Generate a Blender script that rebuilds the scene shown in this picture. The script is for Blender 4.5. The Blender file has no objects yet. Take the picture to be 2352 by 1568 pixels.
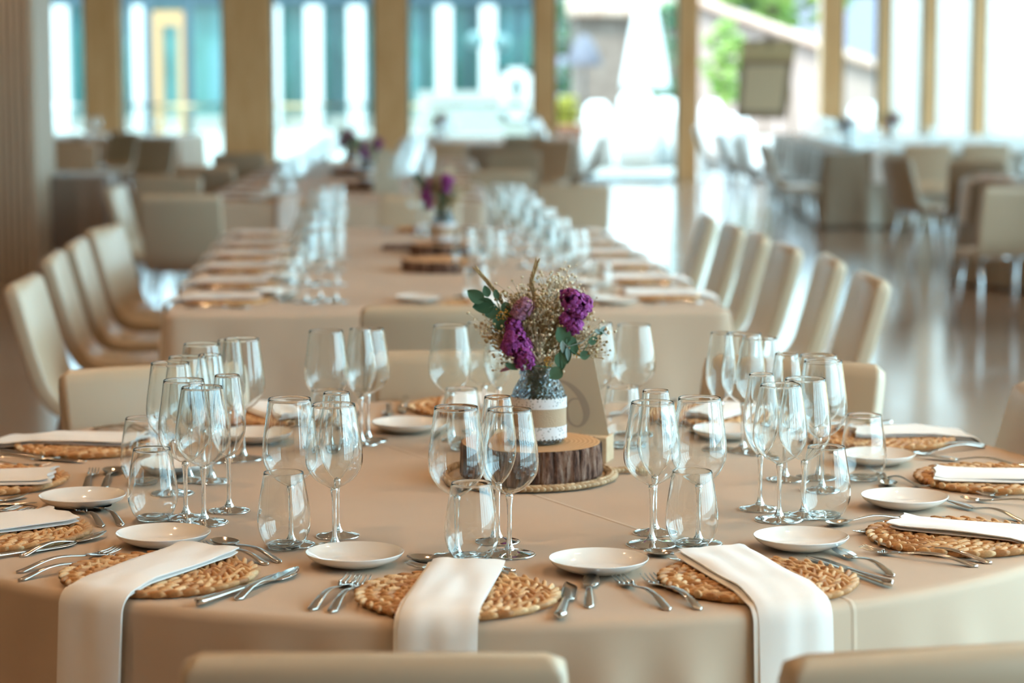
import bpy, math, random
from math import sin, cos, pi, radians, sqrt, atan2, atan, hypot
from mathutils import Vector, Matrix, noise

random.seed(7)
sc = bpy.context.scene
COL = sc.collection

# ------------------------------------------------------------------ camera
F, YH, H = 5300.0, 170.0, 1.52          # focal length in px of a 2352x1568 frame, horizon row, eye height
PITCH = atan((784 - YH) / F)
cam_d = bpy.data.cameras.new('camera'); cam = bpy.data.objects.new('camera', cam_d); COL.objects.link(cam)
cam_d.sensor_width = 36; cam_d.lens = F / 2352 * 36
cam.location = (0, 0, H); cam.rotation_euler = (pi / 2 - PITCH, 0, 0)
cam_d.clip_end = 400
cam_d.dof.use_dof = True; cam_d.dof.focus_distance = 3.85; cam_d.dof.aperture_fstop = 3.2
sc.camera = cam

# ------------------------------------------------------------------ world, sun, exposure
W = bpy.data.worlds.new('sky'); sc.world = W; W.use_nodes = True
bg = W.node_tree.nodes['Background']
bg.inputs[0].default_value = (0.56, 0.84, 1.0, 1); bg.inputs[1].default_value = 3.5
sun_d = bpy.data.lights.new('sun', 'SUN'); sun_d.energy = 2.6; sun_d.angle = 0.02; sun_d.color = (1, .95, .86)
sun = bpy.data.objects.new('sun', sun_d); COL.objects.link(sun)
sun.rotation_euler = Vector((.30, .55, -.78)).to_track_quat('-Z', 'Y').to_euler()
sc.view_settings.view_transform = 'Standard'; sc.view_settings.look = 'None'
sc.view_settings.gamma = 1; sc.view_settings.use_curve_mapping = False
sc.view_settings.exposure = 1.38
cy = sc.cycles
cy.use_denoising = True; cy.max_bounces = 20; cy.diffuse_bounces = 4; cy.glossy_bounces = 6
cy.transmission_bounces = 16; cy.transparent_max_bounces = 48; cy.sample_clamp_indirect = 8
cy.caustics_reflective = False; cy.use_adaptive_sampling = True; cy.adaptive_threshold = .02

ROOM = dict(x0=-7.6, x1=8.6, y0=-4.5, y1=33.0, z=3.7)
def portal(loc, rot, sx, sy):
    d = bpy.data.lights.new('window_portal', 'AREA'); d.shape = 'RECTANGLE'; d.size = sx; d.size_y = sy
    d.cycles.is_portal = True
    o = bpy.data.objects.new('window_portal', d); o.location = loc; o.rotation_euler = rot; COL.objects.link(o)
portal((8.62, 23.1, 1.8), (0, pi / 2, 0), 3.4, 19.8)
portal((3.57, 6.6, 1.8), (0, pi / 2, 0), 3.4, 13.2)
portal((0.5, ROOM['y1'] + .36, 1.85), (-pi / 2, 0, 0), 16, 3.7)

# ------------------------------------------------------------------ pixel helpers (only used to read positions off known planes)
def T(u, v, z=.75):
    a = (u - 1176) / F; b = (784 - v) / F
    dy = cos(PITCH) + b * sin(PITCH); dz = -sin(PITCH) + b * cos(PITCH)
    t = (z - H) / dz
    return a * t, dy * t
def PD(u, v, d):
    a = (u - 1176) / F; b = (784 - v) / F
    dy = cos(PITCH) + b * sin(PITCH); dz = -sin(PITCH) + b * cos(PITCH)
    t = d / dy
    return Vector((a * t, d, H + dz * t))

# ------------------------------------------------------------------ mesh helpers
class MB:
    def __init__(s): s.v = []; s.f = []; s.sm = []
    def add(s, vs, fs, smooth=True):
        n = len(s.v); s.v += [tuple(p) for p in vs]
        s.f += [tuple(i + n for i in f) for f in fs]; s.sm += [smooth] * len(fs); return s
    def box(s, x0, x1, y0, y1, z0, z1):
        return s.add([(x0,y0,z0),(x1,y0,z0),(x1,y1,z0),(x0,y1,z0),(x0,y0,z1),(x1,y0,z1),(x1,y1,z1),(x0,y1,z1)],
              [(0,3,2,1),(4,5,6,7),(0,1,5,4),(1,2,6,5),(2,3,7,6),(3,0,4,7)], False)
    def lathe(s, prof, n=40, c=(0, 0, 0), closed=False):
        vs = []; fs = []
        for r, z in prof:
            for i in range(n):
                a = 2 * pi * i / n; vs.append((c[0] + r * cos(a), c[1] + r * sin(a), c[2] + z))
        m = len(prof)
        for j in range(m if closed else m - 1):
            k = (j + 1) % m
            for i in range(n):
                i2 = (i + 1) % n; fs.append((j * n + i, j * n + i2, k * n + i2, k * n + i))
        return s.add(vs, fs)
    def tube(s, pts, r, n=8, cap=True):
        pts = [Vector(p) for p in pts]; rs = r if isinstance(r, (list, tuple)) else [r] * len(pts)
        secs = []; up = None
        for i, p in enumerate(pts):
            t = (pts[min(i + 1, len(pts) - 1)] - pts[max(i - 1, 0)])
            t = t.normalized() if t.length > 1e-9 else Vector((0, 0, 1))
            if up is None:
                up = Vector((0, 0, 1)) if abs(t.z) < .9 else Vector((1, 0, 0))
            a = t.cross(up).normalized(); b = a.cross(t).normalized(); up = b
            secs.append([p + (a * cos(2 * pi * k / n) + b * sin(2 * pi * k / n)) * rs[i] for k in range(n)])
        return s.loft(secs, cap)
    def loft(s, secs, cap=True, smooth=True):
        n = len(secs[0]); vs = [p for q in secs for p in q]; fs = []
        for j in range(len(secs) - 1):
            for i in range(n):
                i2 = (i + 1) % n; fs.append((j * n + i, j * n + i2, (j + 1) * n + i2, (j + 1) * n + i))
        if cap:
            fs.append(tuple(range(n - 1, -1, -1))); o = (len(secs) - 1) * n; fs.append(tuple(o + i for i in range(n)))
        return s.add(vs, fs, smooth)
    def grid(s, G, smooth=True):
        n = len(G[0]); fs = []
        for j in range(len(G) - 1):
            for i in range(n - 1): fs.append((j * n + i, j * n + i + 1, (j + 1) * n + i + 1, (j + 1) * n + i))
        return s.add([p for r in G for p in r], fs, smooth)
    def ball(s, c, r, M=None, nu=8, nv=5):
        rx, ry, rz = r if isinstance(r, (tuple, list)) else (r, r, r)
        vs = [Vector((0, 0, rz))]; c = Vector(c)
        for j in range(1, nv):
            ph = pi * j / nv
            for i in range(nu):
                a = 2 * pi * i / nu; vs.append(Vector((rx * sin(ph) * cos(a), ry * sin(ph) * sin(a), rz * cos(ph))))
        vs.append(Vector((0, 0, -rz))); fs = []
        for i in range(nu):
            i2 = (i + 1) % nu; fs.append((0, 1 + i, 1 + i2))
            for j in range(nv - 2): fs.append((1 + j * nu + i, 1 + (j + 1) * nu + i, 1 + (j + 1) * nu + i2, 1 + j * nu + i2))
            o = 1 + (nv - 2) * nu; fs.append((o + i, len(vs) - 1, o + i2))
        if M is not None: vs = [M @ p for p in vs]
        return s.add([p + c for p in vs], fs)
    def mesh(s, name, mat):
        me = bpy.data.meshes.new(name); me.from_pydata(s.v, [], s.f)
        me.polygons.foreach_set('use_smooth', s.sm); me.materials.append(mat); me.update()
        return me
    def build(s, name, mat, parent=None, loc=None, bevel=0):
        o = bpy.data.objects.new(name, s.mesh(name, mat)); COL.objects.link(o)
        if parent: o.parent = parent
        if loc: o.location = loc
        if bevel:
            b = o.modifiers.new('bevel', 'BEVEL'); b.width = bevel; b.segments = 3; b.limit_method = 'ANGLE'
        return o

def tag(o, label, cat, group=None, kind=None):
    if label: o['label'] = label
    if cat: o['category'] = cat
    if group: o['group'] = group
    if kind: o['kind'] = kind
    return o
def thing(name, label, cat, loc=(0, 0, 0), rz=0, group=None):
    o = bpy.data.objects.new(name, None); o.empty_display_size = .05; COL.objects.link(o)
    o.location = loc; o.rotation_euler = (0, 0, rz); return tag(o, label, cat, group)
def struct(o): o['kind'] = 'structure'; return o
def dup(root, loc, rz=0, label=None, group=None, scale=None):
    r = root.copy(); COL.objects.link(r); r.location = loc; r.rotation_euler = (0, 0, rz)
    if label: r['label'] = label
    if group: r['group'] = group
    if scale: r.scale = (scale,) * 3
    for ch in root.children:
        c = ch.copy(); COL.objects.link(c); c.parent = r
        for g in ch.children:
            e = g.copy(); COL.objects.link(e); e.parent = c
    return r
class Proto:
    """first call re-uses the built thing itself, later calls copy it"""
    def __init__(s, root): s.root = root; s.used = False
    def put(s, loc, rz, label, group=None, scale=None):
        if not s.used:
            s.used = True; r = s.root; r.location = loc; r.rotation_euler = (0, 0, rz); r['label'] = label
            if group: r['group'] = group
            elif 'group' in r: del r['group']
            if scale: r.scale = (scale,) * 3
            return r
        r = dup(s.root, loc, rz, label, group, scale or 1.0)
        if not group and 'group' in r: del r['group']
        return r

# ------------------------------------------------------------------ materials
def mat(name, col=(.5, .5, .5), rough=.5, metal=0, **k):
    m = bpy.data.materials.new(name); m.use_nodes = True
    b = m.node_tree.nodes['Principled BSDF']
    b.inputs['Base Color'].default_value = (*col, 1); b.inputs['Roughness'].default_value = rough; b.inputs['Metallic'].default_value = metal
    for a, v in k.items(): b.inputs[a.replace('_', ' ')].default_value = v
    return m
class NT:
    def __init__(s, m): s.t = m.node_tree; s.b = s.t.nodes.get('Principled BSDF')
    def n(s, t, **k):
        x = s.t.nodes.new(t)
        for a, v in k.items(): setattr(x, a, v)
        return x
    def l(s, a, b): s.t.links.new(a, b)
    def coord(s, kind='Object', scale=(1, 1, 1)):
        c = s.n('ShaderNodeTexCoord'); mp = s.n('ShaderNodeMapping'); mp.inputs['Scale'].default_value = scale
        s.l(c.outputs[kind], mp.inputs[0]); return mp.outputs[0]
    def noise(s, vec, scale, detail=3, rough=.5):
        x = s.n('ShaderNodeTexNoise'); x.inputs['Scale'].default_value = scale; x.inputs['Detail'].default_value = detail; x.inputs['Roughness'].default_value = rough
        if vec: s.l(vec, x.inputs['Vector'])
        return x.outputs[0]
    def ramp(s, fac, stops):
        r = s.n('ShaderNodeValToRGB'); e = r.color_ramp.elements
        while len(e) > 1: e.remove(e[-1])
        e[0].position = stops[0][0]; e[0].color = (*stops[0][1], 1)
        for p, c in stops[1:]: x = e.new(p); x.color = (*c, 1)
        s.l(fac, r.inputs[0]); return r.outputs[0]
    def base(s, c): s.l(c, s.b.inputs['Base Color'])
    def bump(s, h, st=.3, dist=.01):
        x = s.n('ShaderNodeBump'); x.inputs['Strength'].default_value = st; x.inputs['Distance'].default_value = dist
        s.l(h, x.inputs['Height']); s.l(x.outputs[0], s.b.inputs['Normal'])

def fabric(name, col, rough=.75, weave=900, bump=.12, sheen=.3, var=.06):
    m = mat(name, col, rough, Sheen_Weight=sheen, Sheen_Roughness=.4); t = NT(m)
    v = t.coord('Object'); n1 = t.noise(v, weave, 1); n2 = t.noise(v, 2.5, 3)
    t.base(t.ramp(n2, [(.3, tuple(c * (1 - var) for c in col)), (.7, tuple(min(1, c * (1 + var)) for c in col))]))
    t.bump(n1, bump, .001); return m
def wood(name, c1, c2, scale=(6, 6, .6), rough=.5, nscale=3, bump=.1):
    m = mat(name, c1, rough); t = NT(m); v = t.coord('Object', scale)
    n = t.noise(v, nscale, 6, .6); t.base(t.ramp(n, [(.3, c1), (.7, c2)])); t.bump(n, bump, .005); return m

M = {}
M['cloth'] = fabric('taupe tablecloth', (.53, .405, .295), .7, 1100, .10, .06)
M['cloth2'] = fabric('satin tablecloth', (.36, .31, .24), .42, 500, .05, .3)
M['napkin'] = fabric('white napkin linen', (.86, .84, .81), .8, 1500, .15, .3, .02)
M['leather'] = mat('cream leather', (.52, .425, .305), .38, Coat_Weight=.05); _t = NT(M['leather']); _t.bump(_t.noise(_t.coord('Object'), 400, 2), .06, .001)
M['chrome'] = mat('chrome', (.75, .77, .8), .12, 1)
M['steel'] = mat('cutlery steel', (.72, .70, .67), .13, 1)
M['porcelain'] = mat('porcelain', (.88, .86, .82), .10, Coat_Weight=.4, Coat_Roughness=.03)
M['oak'] = wood('oak column', (.74, .43, .19), (.88, .58, .31), (3, 3, .5), .5)
M['slat'] = wood('pale slat cladding', (.55, .42, .30), (.74, .62, .47), (14, 14, .2), .5)
M['woodwall'] = wood('wood wall', (.30, .20, .12), (.40, .28, .17), (1, 4, .4), .5)
M['ceiling'] = wood('wood ceiling', (.46, .36, .27), (.56, .45, .35), (4, .3, 1), .6)
M['darkmetal'] = mat('dark frame', (.035, .06, .075), .4, .6)
M['white'] = mat('white paint', (.85, .85, .83), .5)
M['outwhite'] = mat('outdoor white paint', (.42, .43, .43), .6)  # white lowered to grey to hold back outdoor overexposure
M['outplaster'] = mat('grey render', (.22, .22, .20), .8)
M['plaster'] = mat('plaster', (.8, .78, .74), .8)
M['patio'] = mat('pale patio stone', (.5, .48, .44), .8); _t = NT(M['patio']); _t.base(_t.ramp(_t.noise(_t.coord('Object'), 1.5, 4), [(.3, (.272, .258, .238)), (.7, (.354, .340, .313))]))

m = mat('reddish floor tile', (.25, .14, .10), .16, Specular_IOR_Level=.9, Coat_Weight=.6, Coat_Roughness=.12); t = NT(m); v = t.coord('Object')
br = t.n('ShaderNodeTexBrick'); br.inputs['Scale'].default_value = 1.0; br.inputs['Mortar Size'].default_value = .004
br.inputs['Color1'].default_value = (.38, .26, .20, 1); br.inputs['Color2'].default_value = (.33, .22, .165, 1); br.inputs['Mortar'].default_value = (.18, .13, .10, 1)
br.inputs['Brick Width'].default_value = 1.2; br.inputs['Row Height'].default_value = .6
t.l(v, br.inputs['Vector']); t.base(br.outputs[0])
rr = t.n('ShaderNodeMapRange'); rr.inputs['To Min'].default_value = .10; rr.inputs['To Max'].default_value = .24
t.l(t.noise(v, 1.2, 3), rr.inputs[0]); t.l(rr.outputs[0], t.b.inputs['Roughness'])
M['floor'] = m

def thin_glass(name, tint=(.985, .992, .99), ior=1.5, k=1.0):
    m = bpy.data.materials.new(name); m.use_nodes = True; t = m.node_tree; t.nodes.remove(t.nodes['Principled BSDF'])
    out = t.nodes['Material Output']; tr = t.nodes.new('ShaderNodeBsdfTransparent'); tr.inputs[0].default_value = (*tint, 1)
    gl = t.nodes.new('ShaderNodeBsdfGlossy'); gl.inputs['Roughness'].default_value = 0.0; gl.inputs[0].default_value = (1, 1, 1, 1)
    fr = t.nodes.new('ShaderNodeFresnel')          # same reflectance on both faces of the thin wall
    ge = t.nodes.new('ShaderNodeNewGeometry'); mr = t.nodes.new('ShaderNodeMapRange'); mr.inputs['To Min'].default_value = ior; mr.inputs['To Max'].default_value = 1 / ior
    t.links.new(ge.outputs['Backfacing'], mr.inputs[0]); t.links.new(mr.outputs[0], fr.inputs[0])
    mu = t.nodes.new('ShaderNodeMath'); mu.operation = 'MULTIPLY'; mu.inputs[1].default_value = k; mu.use_clamp = True
    mx = t.nodes.new('ShaderNodeMixShader'); t.links.new(fr.outputs[0], mu.inputs[0]); t.links.new(mu.outputs[0], mx.inputs[0])
    t.links.new(tr.outputs[0], mx.inputs[1]); t.links.new(gl.outputs[0], mx.inputs[2]); t.links.new(mx.outputs[0], out.inputs[0])
    return m
M['bowl'] = thin_glass('far glassware', (.98, .988, .988), 1.5, 1.5)
M['pane'] = thin_glass('window pane', (.95, .985, .975), 1.45)
m = bpy.data.materials.new('solid clear glass'); m.use_nodes = True; tt = m.node_tree; tt.nodes.remove(tt.nodes['Principled BSDF'])
g = tt.nodes.new('ShaderNodeBsdfGlass'); g.inputs['IOR'].default_value = 1.47; g.inputs['Roughness'].default_value = 0; g.inputs[0].default_value = (.99, 1, 1, 1)
tt.links.new(g.outputs[0], tt.nodes['Material Output'].inputs[0]); M['glass'] = m; M['clear'] = m

# woven water hyacinth: colour differs strand by strand
def rattan(name, stops):
    m = mat(name, stops[1][1], .55); t = NT(m); ge = t.n('ShaderNodeNewGeometry')
    c1 = t.ramp(ge.outputs['Random Per Island'], stops)
    v = t.coord('Object'); n = t.noise(v, 350, 4, .6)
    mx = t.n('ShaderNodeMix', data_type='RGBA', blend_type='MULTIPLY'); mx.inputs[0].default_value = .5
    t.l(c1, mx.inputs[6]); t.l(t.ramp(n, [(.3, (.6, .52, .42)), (.65, (1, 1, 1))]), mx.inputs[7]); t.base(mx.outputs[2]); t.bump(n, .5, .0012); return m
M['rattan'] = rattan('water hyacinth braid', [(0, (.42, .19, .07)), (.5, (.66, .37, .16)), (1, (.80, .56, .31))])
M['jute'] = rattan('braided sea grass', [(0, (.38, .24, .12)), (.5, (.58, .42, .25)), (1, (.70, .56, .38))])

m = mat('bark', (.12, .07, .05), .9); t = NT(m); v = t.coord('Object', (1, 1, .22)); n = t.noise(v, 55, 6, .7)
t.base(t.ramp(n, [(.36, (.03, .016, .012)), (.47, (.13, .065, .045)), (.56, (.30, .18, .13)), (.68, (.46, .38, .32))])); t.bump(n, 1.0, .006); M['bark'] = m
m = mat('cut wood', (.55, .30, .14), .6); t = NT(m); v = t.coord('Object'); wv = t.n('ShaderNodeTexWave', wave_type='RINGS', rings_direction='Z')
wv.inputs['Scale'].default_value = 35; wv.inputs['Distortion'].default_value = 3; wv.inputs['Detail'].default_value = 3; t.l(v, wv.inputs[0])
t.base(t.ramp(wv.outputs[1], [(0, (.50, .26, .11)), (1, (.66, .39, .19))])); M['cutwood'] = m
M['block'] = wood('pale pine block', (.62, .46, .28), (.74, .60, .41), (2, 20, 20), .5)
M['card'] = mat('cream card', (.60, .535, .41), .7)
M['ink'] = mat('grey print seen through card', (.43, .37, .30), .7)

# ------------------------------------------------------------------ the room
X0, X1, Y0, Y1, ZC = ROOM['x0'], ROOM['x1'], ROOM['y0'], ROOM['y1'], ROOM['z']
struct(MB().box(X0 - .3, X1 + .3, Y0 - .3, Y1 + .35, -.12, 0).build('floor', M['floor']))
struct(MB().box(X0 - .3, 3.6, Y0 - .3, 13.2, ZC, ZC + .25).box(X0 - .3, X1 + .3, 13.2, Y1 + .35, ZC, ZC + .25).build('ceiling', M['ceiling']))
struct(MB().box(X0 - .25, X0, Y0, Y1, 0, ZC).build('wall_left', M['woodwall']))
struct(MB().box(X0 - .25, 3.6, Y0 - .25, Y0, 0, ZC).build('wall_back', M['woodwall']))
XB, YB0, YB1 = 3.35, 0.0, 13.2          # unseen glazing bay, set closer in to bring daylight onto the near tables
mb = MB(); mb.box(X1, X1 + .2, YB1, Y1, 0, .12); mb.box(X1, X1 + .2, YB1, Y1, 3.45, ZC)
mb.box(XB, XB + .2, YB0, YB1, 0, .08); mb.box(XB, XB + .2, YB0, YB1, 3.5, ZC); mb.box(XB, XB + .2, Y0, YB0, 0, ZC); mb.box(XB, X1 + .2, YB1 - .2, YB1, 3.45, ZC); struct(mb.build('wall_right', M['plaster']))
# wood slat pier at the left edge of view
mb = MB(); px = -3.50; py = 17.0
mb.box(-4.75, px - .02, py + .02, py + .7, 0, ZC)
for i in range(25): mb.box(-4.75 + i * .05, -4.75 + i * .05 + .035, py - .012, py + .03, 0, ZC)
for i in range(14): mb.box(px - .03, px, py + .03 + i * .05, py + .03 + i * .05 + .035, 0, ZC)
tag(mb.build('clad_pier', M['slat']), 'pale vertical slat clad pier rising behind the small side table', 'pier', kind='structure')
# right-hand glazing: closely set timber fins
pane_n = 1
def window_unit(name_n, boxes_frame, boxes_pane, fm):
    w = bpy.data.objects.new('window_%d' % name_n, None); COL.objects.link(w); w['kind'] = 'structure'
    f = MB()
    for b in boxes_frame: f.box(*b)
    f.build('window_frame', fm, w)
    p = MB()
    for b in boxes_pane: p.box(*b)
    p.build('pane', M['pane'], w)
    return w
yy = YB1; n = 1
while yy < Y1 - .5:
    window_unit(n, [(X1, X1 + .2, yy - .06, yy + .06, .12, 3.45)], [(X1 + .09, X1 + .10, yy + .06, yy + 1.17, .12, 3.45)], M['oak'])
    yy += 1.23; n += 1
yy = YB0
while yy < YB1 - .3:
    window_unit(n, [(XB, XB + .2, yy + .001, yy + .05, .08, 3.5)], [(XB + .09, XB + .10, yy + .05, yy + .88, .08, 3.5)], M['oak'])
    yy += .88; n += 1
struct(MB().box(XB + .2, X1 + .2, YB1 - .2, YB1, 0, 3.45).build('added_wall_step', M['woodwall']))  # unseen solid return wall, dark wood so the far chairs catch less light
# far wall: deep oak columns and panes between
colpx = [(200, 283), (516, 628), (861, 938), (1226, 1275), (1556, 1602), (1881, 1931), (2014, 2040), (2116, 2144), (2230, 2258)]
ends = []
for k, (a, b) in enumerate(colpx):
    xa = (a - 1176) / F * 33; xb = (b - 1176) / F * 33; ends.append((xa, xb))
    mb = MB(); mb.box(xa, xb, 33.0, 33.3, 0, ZC)
    if b - a > 40:
        for j in range(1, 4): mb.box(xa + (xb - xa) * (j / 4) - .006, xa + (xb - xa) * (j / 4) + .006, 32.992, 33.0, 0, ZC)
    tag(mb.build('column', M['oak']), None, None, 'oak columns of the far glazed wall', 'structure')
xl = X0
for k, (xa, xb) in enumerate(ends + [(X1, X1)]):
    if not (k == 5):                                   # the terrace doorway stands open
        fr = [(xl, xl + .035, 33.1, 33.2, 0, ZC), (xa - .035, xa, 33.1, 33.2, 0, ZC), (xl, xa, 33.1, 33.2, 2.62, 2.70), (xl, xa, 33.1, 33.2, 0, .05)]
        window_unit(n, fr, [(xl + .035, xa - .035, 33.145, 33.155, .05, ZC)], M['darkmetal']); n += 1
    xl = xb

# ------------------------------------------------------------------ outside
struct(MB().box(-45, 45, Y1 + .35, 110, -.14, -.02).build('patio_ground', M['patio']))
struct(MB().box(X1 + .3, 45, -20, Y1 + .35, -.14, -.02).build('side_terrace_ground', M['patio']))
struct(MB().box(X0 - .3, X1 + .3, -20, Y0 - .35, -.14, -.02).build('back_terrace_ground', M['patio']))
tealg = mat('facade glass painted reflection', (.10, .36, .34), .25, Specular_IOR_Level=.6); _t = NT(tealg)
_t.base(_t.ramp(_t.noise(_t.coord('Object', (1, 1, .35)), 1.1, 3), [(.30, (.010, .058, .041)), (.5, (.027, .116, .102)), (.72, (.061, .163, .184))]))  # teal mottle stands in for trees mirrored in the glass
DF = 66.0
def X(u, d=DF): return (u - 1176) / F * d
def Z(v, d=DF): return PD(1176, v, d).z
fac = thing('glass_facade', 'teal glazed wing with white pillars across the patio', 'building', (X(700), DF + .6, 0))
fl = lambda name, b, m: MB().box(b[0] - X(700), b[1] - X(700), b[2] - DF - .6, b[3] - DF - .6, b[4], b[5]).build(name, m, fac)
fl('glazing', (X(60), X(1262), DF + .55, DF + .6, 0, 5.2), tealg)
fl('beam', (X(60), X(1262), DF - .1, DF + .5, Z(8), Z(-12)), M['darkmetal'])
fl('eave', (X(60), X(1262), DF - .6, DF + .9, 5.2, 5.5), M['outwhite'])
fl('plinth', (X(60), X(1262), DF - .2, DF + .5, 0, .35), M['outplaster'])
for u in (128, 300, 560, 770, 910, 970, 1075, 1190):
    fl('mullion', (X(u), X(u + 9), DF + .45, DF + .56, 0, 5.2), M['darkmetal'])
for a, b in ((138, 172), (318, 345), (632, 652), (708, 746), (804, 842), (1004, 1040), (1104, 1140)):
    mb = MB(); mb.box(X(a) - X(700), X(b) - X(700), -1.1, -.7, 0, Z(14)); mb.build('pillar', M['outwhite'], fac)
# low planted wall in front of the wing
lw = MB().box(X(960, 60), X(1215, 60), 60, 60.4, 0, Z(210, 60)).build('garden_wall', M['outplaster'])
tag(lw, 'low pale garden wall below the two middle white pillars', 'wall')
# timber door frame
dfm = mat('orange timber', (.286, .156, .061), .6)
dfr = thing('door_frame', 'orange timber door frame standing between dark posts outside', 'door frame', (X(392, 58), 58, 0))
for nm, b in (('jamb', (-.40, -.16, 0, .25, 0, Z(25, 58))), ('jamb', (.26, .44, 0, .25, 0, Z(25, 58))), ('lintel', (-.16, .26, 0, .25, Z(58, 58), Z(25, 58)))):
    MB().box(*b).build(nm, dfm, dfr)
for u, lab in ((345, 'dark slim pergola post left of the timber door frame'), (438, 'dark slim pergola post right of the timber door frame')):
    tag(MB().box(X(u - 9, 44), X(u + 9, 44), 44, 44.15, 0, 4).build('pergola_post', M['darkmetal']), lab, 'post')
# terrace railing
for i, (a, b) in enumerate(((92, 200), (284, 515), (630, 860), (940, 1225))):
    r = thing('glass_railing', 'glass terrace railing behind ' + ('the narrow left window', 'the second window from the left', 'the third window from the left', 'the window left of the doorway')[i], 'railing', (X(a, 37), 37, 0))
    L = X(b, 37) - X(a, 37)
    MB().box(0, L, 0, .02, .08, 1.0).build('glass_panel', M['pane'], r)
    MB().box(0, L, -.02, .04, 1.0, 1.05).build('handrail', M['chrome'], r)
    MB().box(0, L, -.02, .04, 0, .08).build('base_rail', M['chrome'], r)
# globe lamps
gm = mat('opal globe', (.06, .12, .12), .3)
for u, v, lab in ((1093, 92, 'white globe lamp between the white pillars, the left one'), (1150, 98, 'white globe lamp right of the last white pillar')):
    o = thing('globe_lamp', lab, 'lamp', (X(u, 62), 62, Z(v, 62)))
    MB().ball((0, 0, 0), .24, None, 16, 10).build('globe', gm, o); MB().tube([(0, 0, .22), (0, 0, 3)], .02).build('rod', M['darkmetal'], o)
# white gothic lantern house
lh = thing('lantern_house', 'white pointed-arch garden lantern left of the doorway column', 'lantern', (X(1186, 42), 42, 0))
w2 = X(1224, 42) - X(1186, 42); z0, z1 = Z(275, 42), Z(156, 42)
mb = MB(); mb.box(-w2, -w2 + .14, 0, .5, z0, z1); mb.box(w2 - .14, w2, 0, .5, z0, z1); mb.box(-w2, w2, 0, .5, z0, z0 + .13); mb.box(-w2, w2, 0, .5, z1 - .1, z1)
hz = (z1 - z0)
mb.add([(-w2 + .14, 0, z1 - .1), (0, 0, z1 - .1), (-w2 + .14, 0, z0 + hz * .45), (-w2 + .14, .1, z1 - .1), (0, .1, z1 - .1), (-w2 + .14, .1, z0 + hz * .45)], [(0, 1, 2), (5, 4, 3), (0, 2, 5, 3), (1, 0, 3, 4), (2, 1, 4, 5)], False)
mb.add([(w2 - .14, 0, z1 - .1), (0, 0, z1 - .1), (w2 - .14, 0, z0 + hz * .45), (w2 - .14, .1, z1 - .1), (0, .1, z1 - .1), (w2 - .14, .1, z0 + hz * .45)], [(2, 1, 0), (3, 4, 5), (3, 5, 2, 0), (4, 3, 0, 1), (5, 4, 1, 2)], False)
mb.build('frame', M['outwhite'], lh); MB().box(-w2 + .05, w2 - .05, .05, .45, 0, z0).build('stand', M['outplaster'], lh)
# stone house with tile roof
stone = mat('rubble stone', (.42, .32, .27), .9); _t = NT(stone); _t.base(_t.ramp(_t.noise(_t.coord('Object'), 2.5, 5), [(.3, (.102, .068, .054)), (.6, (.163, .116, .095)), (.8, (.204, .170, .136))]))
tile = mat('clay roof tile', (.70, .48, .38), .8); _t = NT(tile); _t.base(_t.ramp(_t.noise(_t.coord('Object'), 3, 4), [(.3, (.245, .136, .095)), (.7, (.408, .299, .238))]))
DH = 75.0
hs = thing('stone_house', 'stone house with a clay tile roof behind the closed white parasol', 'house', (X(1420, DH), DH, 0))
hx = lambda u: X(u, DH) - X(1420, DH)
MB().box(hx(1322), hx(1600), 0, 6, 0, Z(30, DH)).build('wall', stone, hs)
mb = MB()
for i in range(24):
    a = hx(1308) + i * .17
    mb.tube([(a, -.45, Z(34, DH)), (a, 3, Z(34, DH) + 1.1)], .10, 8)
mb.box(hx(1308), hx(1600), -.3, 6, Z(30, DH) - .03, Z(30, DH) + .03); mb.build('roof', tile, hs)
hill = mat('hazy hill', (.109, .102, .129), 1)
mb = MB(); G = []
for j in range(12):
    row = []
    for i in range(30):
        x = -60 + i * 5; y = 135 + j * 5; row.append((x, y, max(-1, 9 * sin(j / 11 * pi) * (.75 + .35 * sin(i * .35 + 2)) + noise.noise(Vector((x * .05, y * .05, 0))) * 2)))
    G.append(row)
mb.grid(G); struct(mb.build('hillside', hill))
hr = thing('tiled_house', 'second stone house whose sloping tile roof runs down behind the wooden menu board', 'house', (X(1700, 58), 58, 0))
hx = lambda u: X(u, 58) - X(1700, 58)
zz = lambda v: Z(v, 58)
mb = MB(); mb.add([(hx(1600), 0, 0), (hx(2035), 0, 0), (hx(2035), 0, zz(170)), (hx(1850), 0, zz(100)), (hx(1600), 0, zz(18))] + [(hx(1600), 5, 0), (hx(2035), 5, 0), (hx(2035), 5, zz(170)), (hx(1850), 5, zz(100)), (hx(1600), 5, zz(18))],
    [(0, 1, 2, 3, 4), (9, 8, 7, 6, 5), (0, 5, 6, 1), (1, 6, 7, 2), (2, 7, 8, 3), (3, 8, 9, 4), (4, 9, 5, 0)], False)
pst = mat('pink plaster', (.245, .177, .150), .85); mb.build('wall', pst, hr)
mb = MB()
for i in range(42):
    u = 1596 + i * 10.8; v = 2 + (u - 1596) * .36
    mb.tube([(hx(u), -.3, zz(v + 6)), (hx(u), 2.4, zz(v + 6) + .25), (hx(u), 5.2, zz(v + 6))], .09, 7)
mb.build('roof', tile, hr)
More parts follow.
